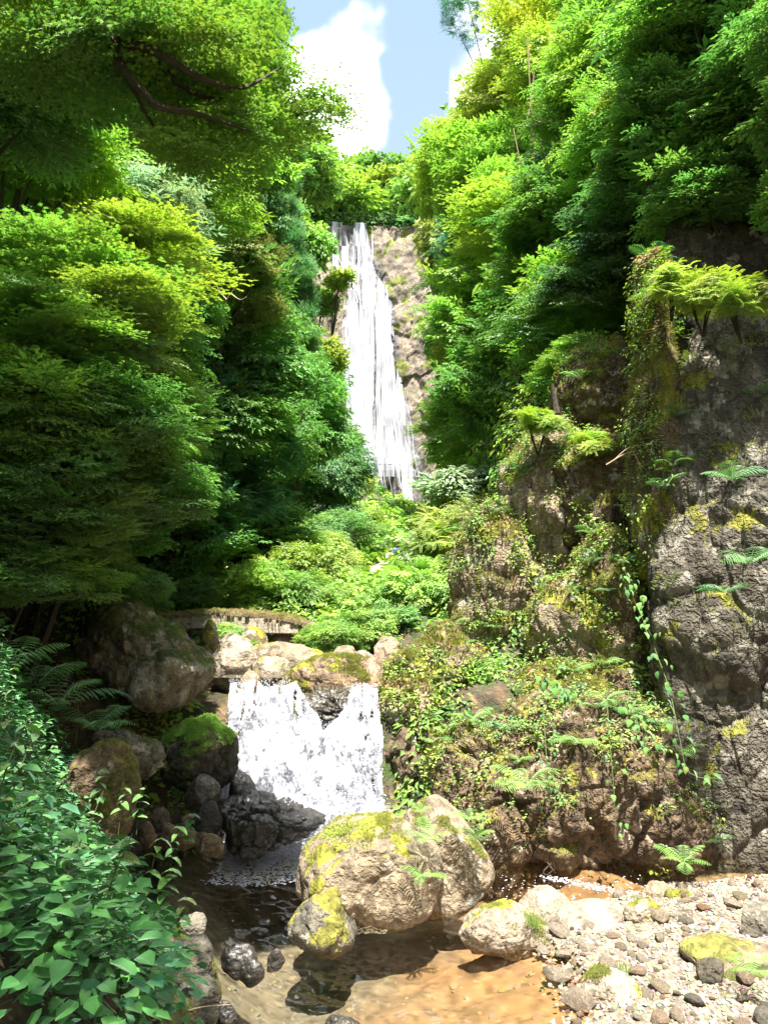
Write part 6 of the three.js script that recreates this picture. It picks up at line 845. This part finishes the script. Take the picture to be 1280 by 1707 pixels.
// ------------------------------------------------------------------ gravel bar
{
  const R = rngOf(444), kinds = [['pale', 'whitish'], ['pink', 'pinkish'], ['grey', 'grey'], ['tan', 'tan'], ['red', 'rusty red']], geos = [], mats = {};
  for (let k = 0; k < 9; k++) { const g = rockGeo({ seed: 600 + k, size: [1, 0.4 + 0.1 * (k % 3), 0.75], detail: 1, planes: 7, bite: 0.6, soft: 16, rough: 0.2, color: () => [1, 1, 1] }); g.deleteAttribute('color'); g.computeVertexNormals(); geos.push(g); }
  for (const [p] of kinds) mats[p] = [0, 1, 2].map((k) => new THREE.MeshStandardMaterial({ color: rgb(...PAL[p][0].map((a, i) => lerp(a, PAL[p][1][i], k / 2) * 0.78)), map: rockMap, bumpMap: rockBump, bumpScale: 0.01, roughness: 0.92 }));
  const spots = [];
  const inBar = () => { for (;;) { const d = 5.5 + 3.0 * R(), x = 0.9 + 3.6 * R(); if (x < shoreR(d) - 0.12 - 0.3 * R() * R()) continue; if (Math.abs(x / d) > 0.54 + 0.04 || d > 8.7) continue; return [x, d]; } };
  for (let k = 0; k < 6000 && spots.length < 290; k++) { const [x, d] = inBar(), s = 0.028 + 0.12 * Math.pow(R(), 3.2); if (spots.some(([a, b, r]) => Math.hypot(a - x, b - d) < (r + s) * 0.75)) continue; spots.push([x, d, s]); }
  for (const [x, d, s] of spots) { const w = R(), [pal, word] = kinds[w < 0.5 ? 0 : w < 0.68 ? 1 : w < 0.78 ? 2 : w < 0.95 ? 3 : 4], m = mesh('stone', geos[Math.floor(R() * 9)], mats[pal][Math.floor(R() * 3)], scene); m.scale.setScalar(s); m.rotation.set((R() - 0.5) * 0.5, R() * 6.283, (R() - 0.5) * 0.5); m.position.set(x, Math.max(0, ground(x, -d)) + s * 0.22, -d); tag(m, `${word} loose stone lying on the sunlit gravel bar`, 'stone', 'loose stones of the gravel bar'); }
  const small = []; for (let k = 0; k < 9000; k++) { const [x, d] = inBar(), s = 0.008 + 0.022 * R() * R(), pal = PAL[kinds[Math.floor(R() * 4)][0]]; small.push([tmpM().makeRotationFromEuler(new THREE.Euler(R() * 0.8, R() * 6.28, R() * 0.8)).scale(new V3(s, s, s)).setPosition(new V3(x, Math.max(-0.01, ground(x, -d)) + s * 0.3, -d)), rgb(...pal[0].map((c) => c * (0.45 + 0.45 * R())))]); }
  const sm = new THREE.MeshStandardMaterial({ color: 0xffffff, roughness: 0.95 });
  tag(scatter('gravel', geos[0], sm, small, scene), 'small pale pebbles between the stones of the gravel bar', 'gravel');
  const bed = []; for (let k = 0; k < 1500; k++) { const d = 5.4 + 4 * R(), x = lerp(shoreL(d), shoreR(d), R()), y = ground(x, -d), s = 0.006 + 0.045 * Math.pow(R(), 6), sh = x > 0.1; bed.push([tmpM().makeRotationFromEuler(new THREE.Euler(R() * 0.5, R() * 6.28, R() * 0.5)).scale(new V3(s, s * 0.6, s)).setPosition(new V3(x, Math.min(y + s * 0.25, -0.03), -d)), rgb(...(sh ? [[0.26, 0.155, 0.08], [0.20, 0.14, 0.085], [0.27, 0.18, 0.10], [0.22, 0.11, 0.05]] : [[0.16, 0.13, 0.09], [0.12, 0.10, 0.08], [0.2, 0.16, 0.11]])[Math.floor(R() * 3)].map((c) => c * (0.8 + 0.4 * R())))]); }  // pebbles of the channel side darkened to match its painted shade
  tag(scatter('stream_pebbles', geos[1], sm, bed, scene), 'rusty and dark pebbles on the bed of the pool', 'gravel');
}
renderer.render(scene, camera);
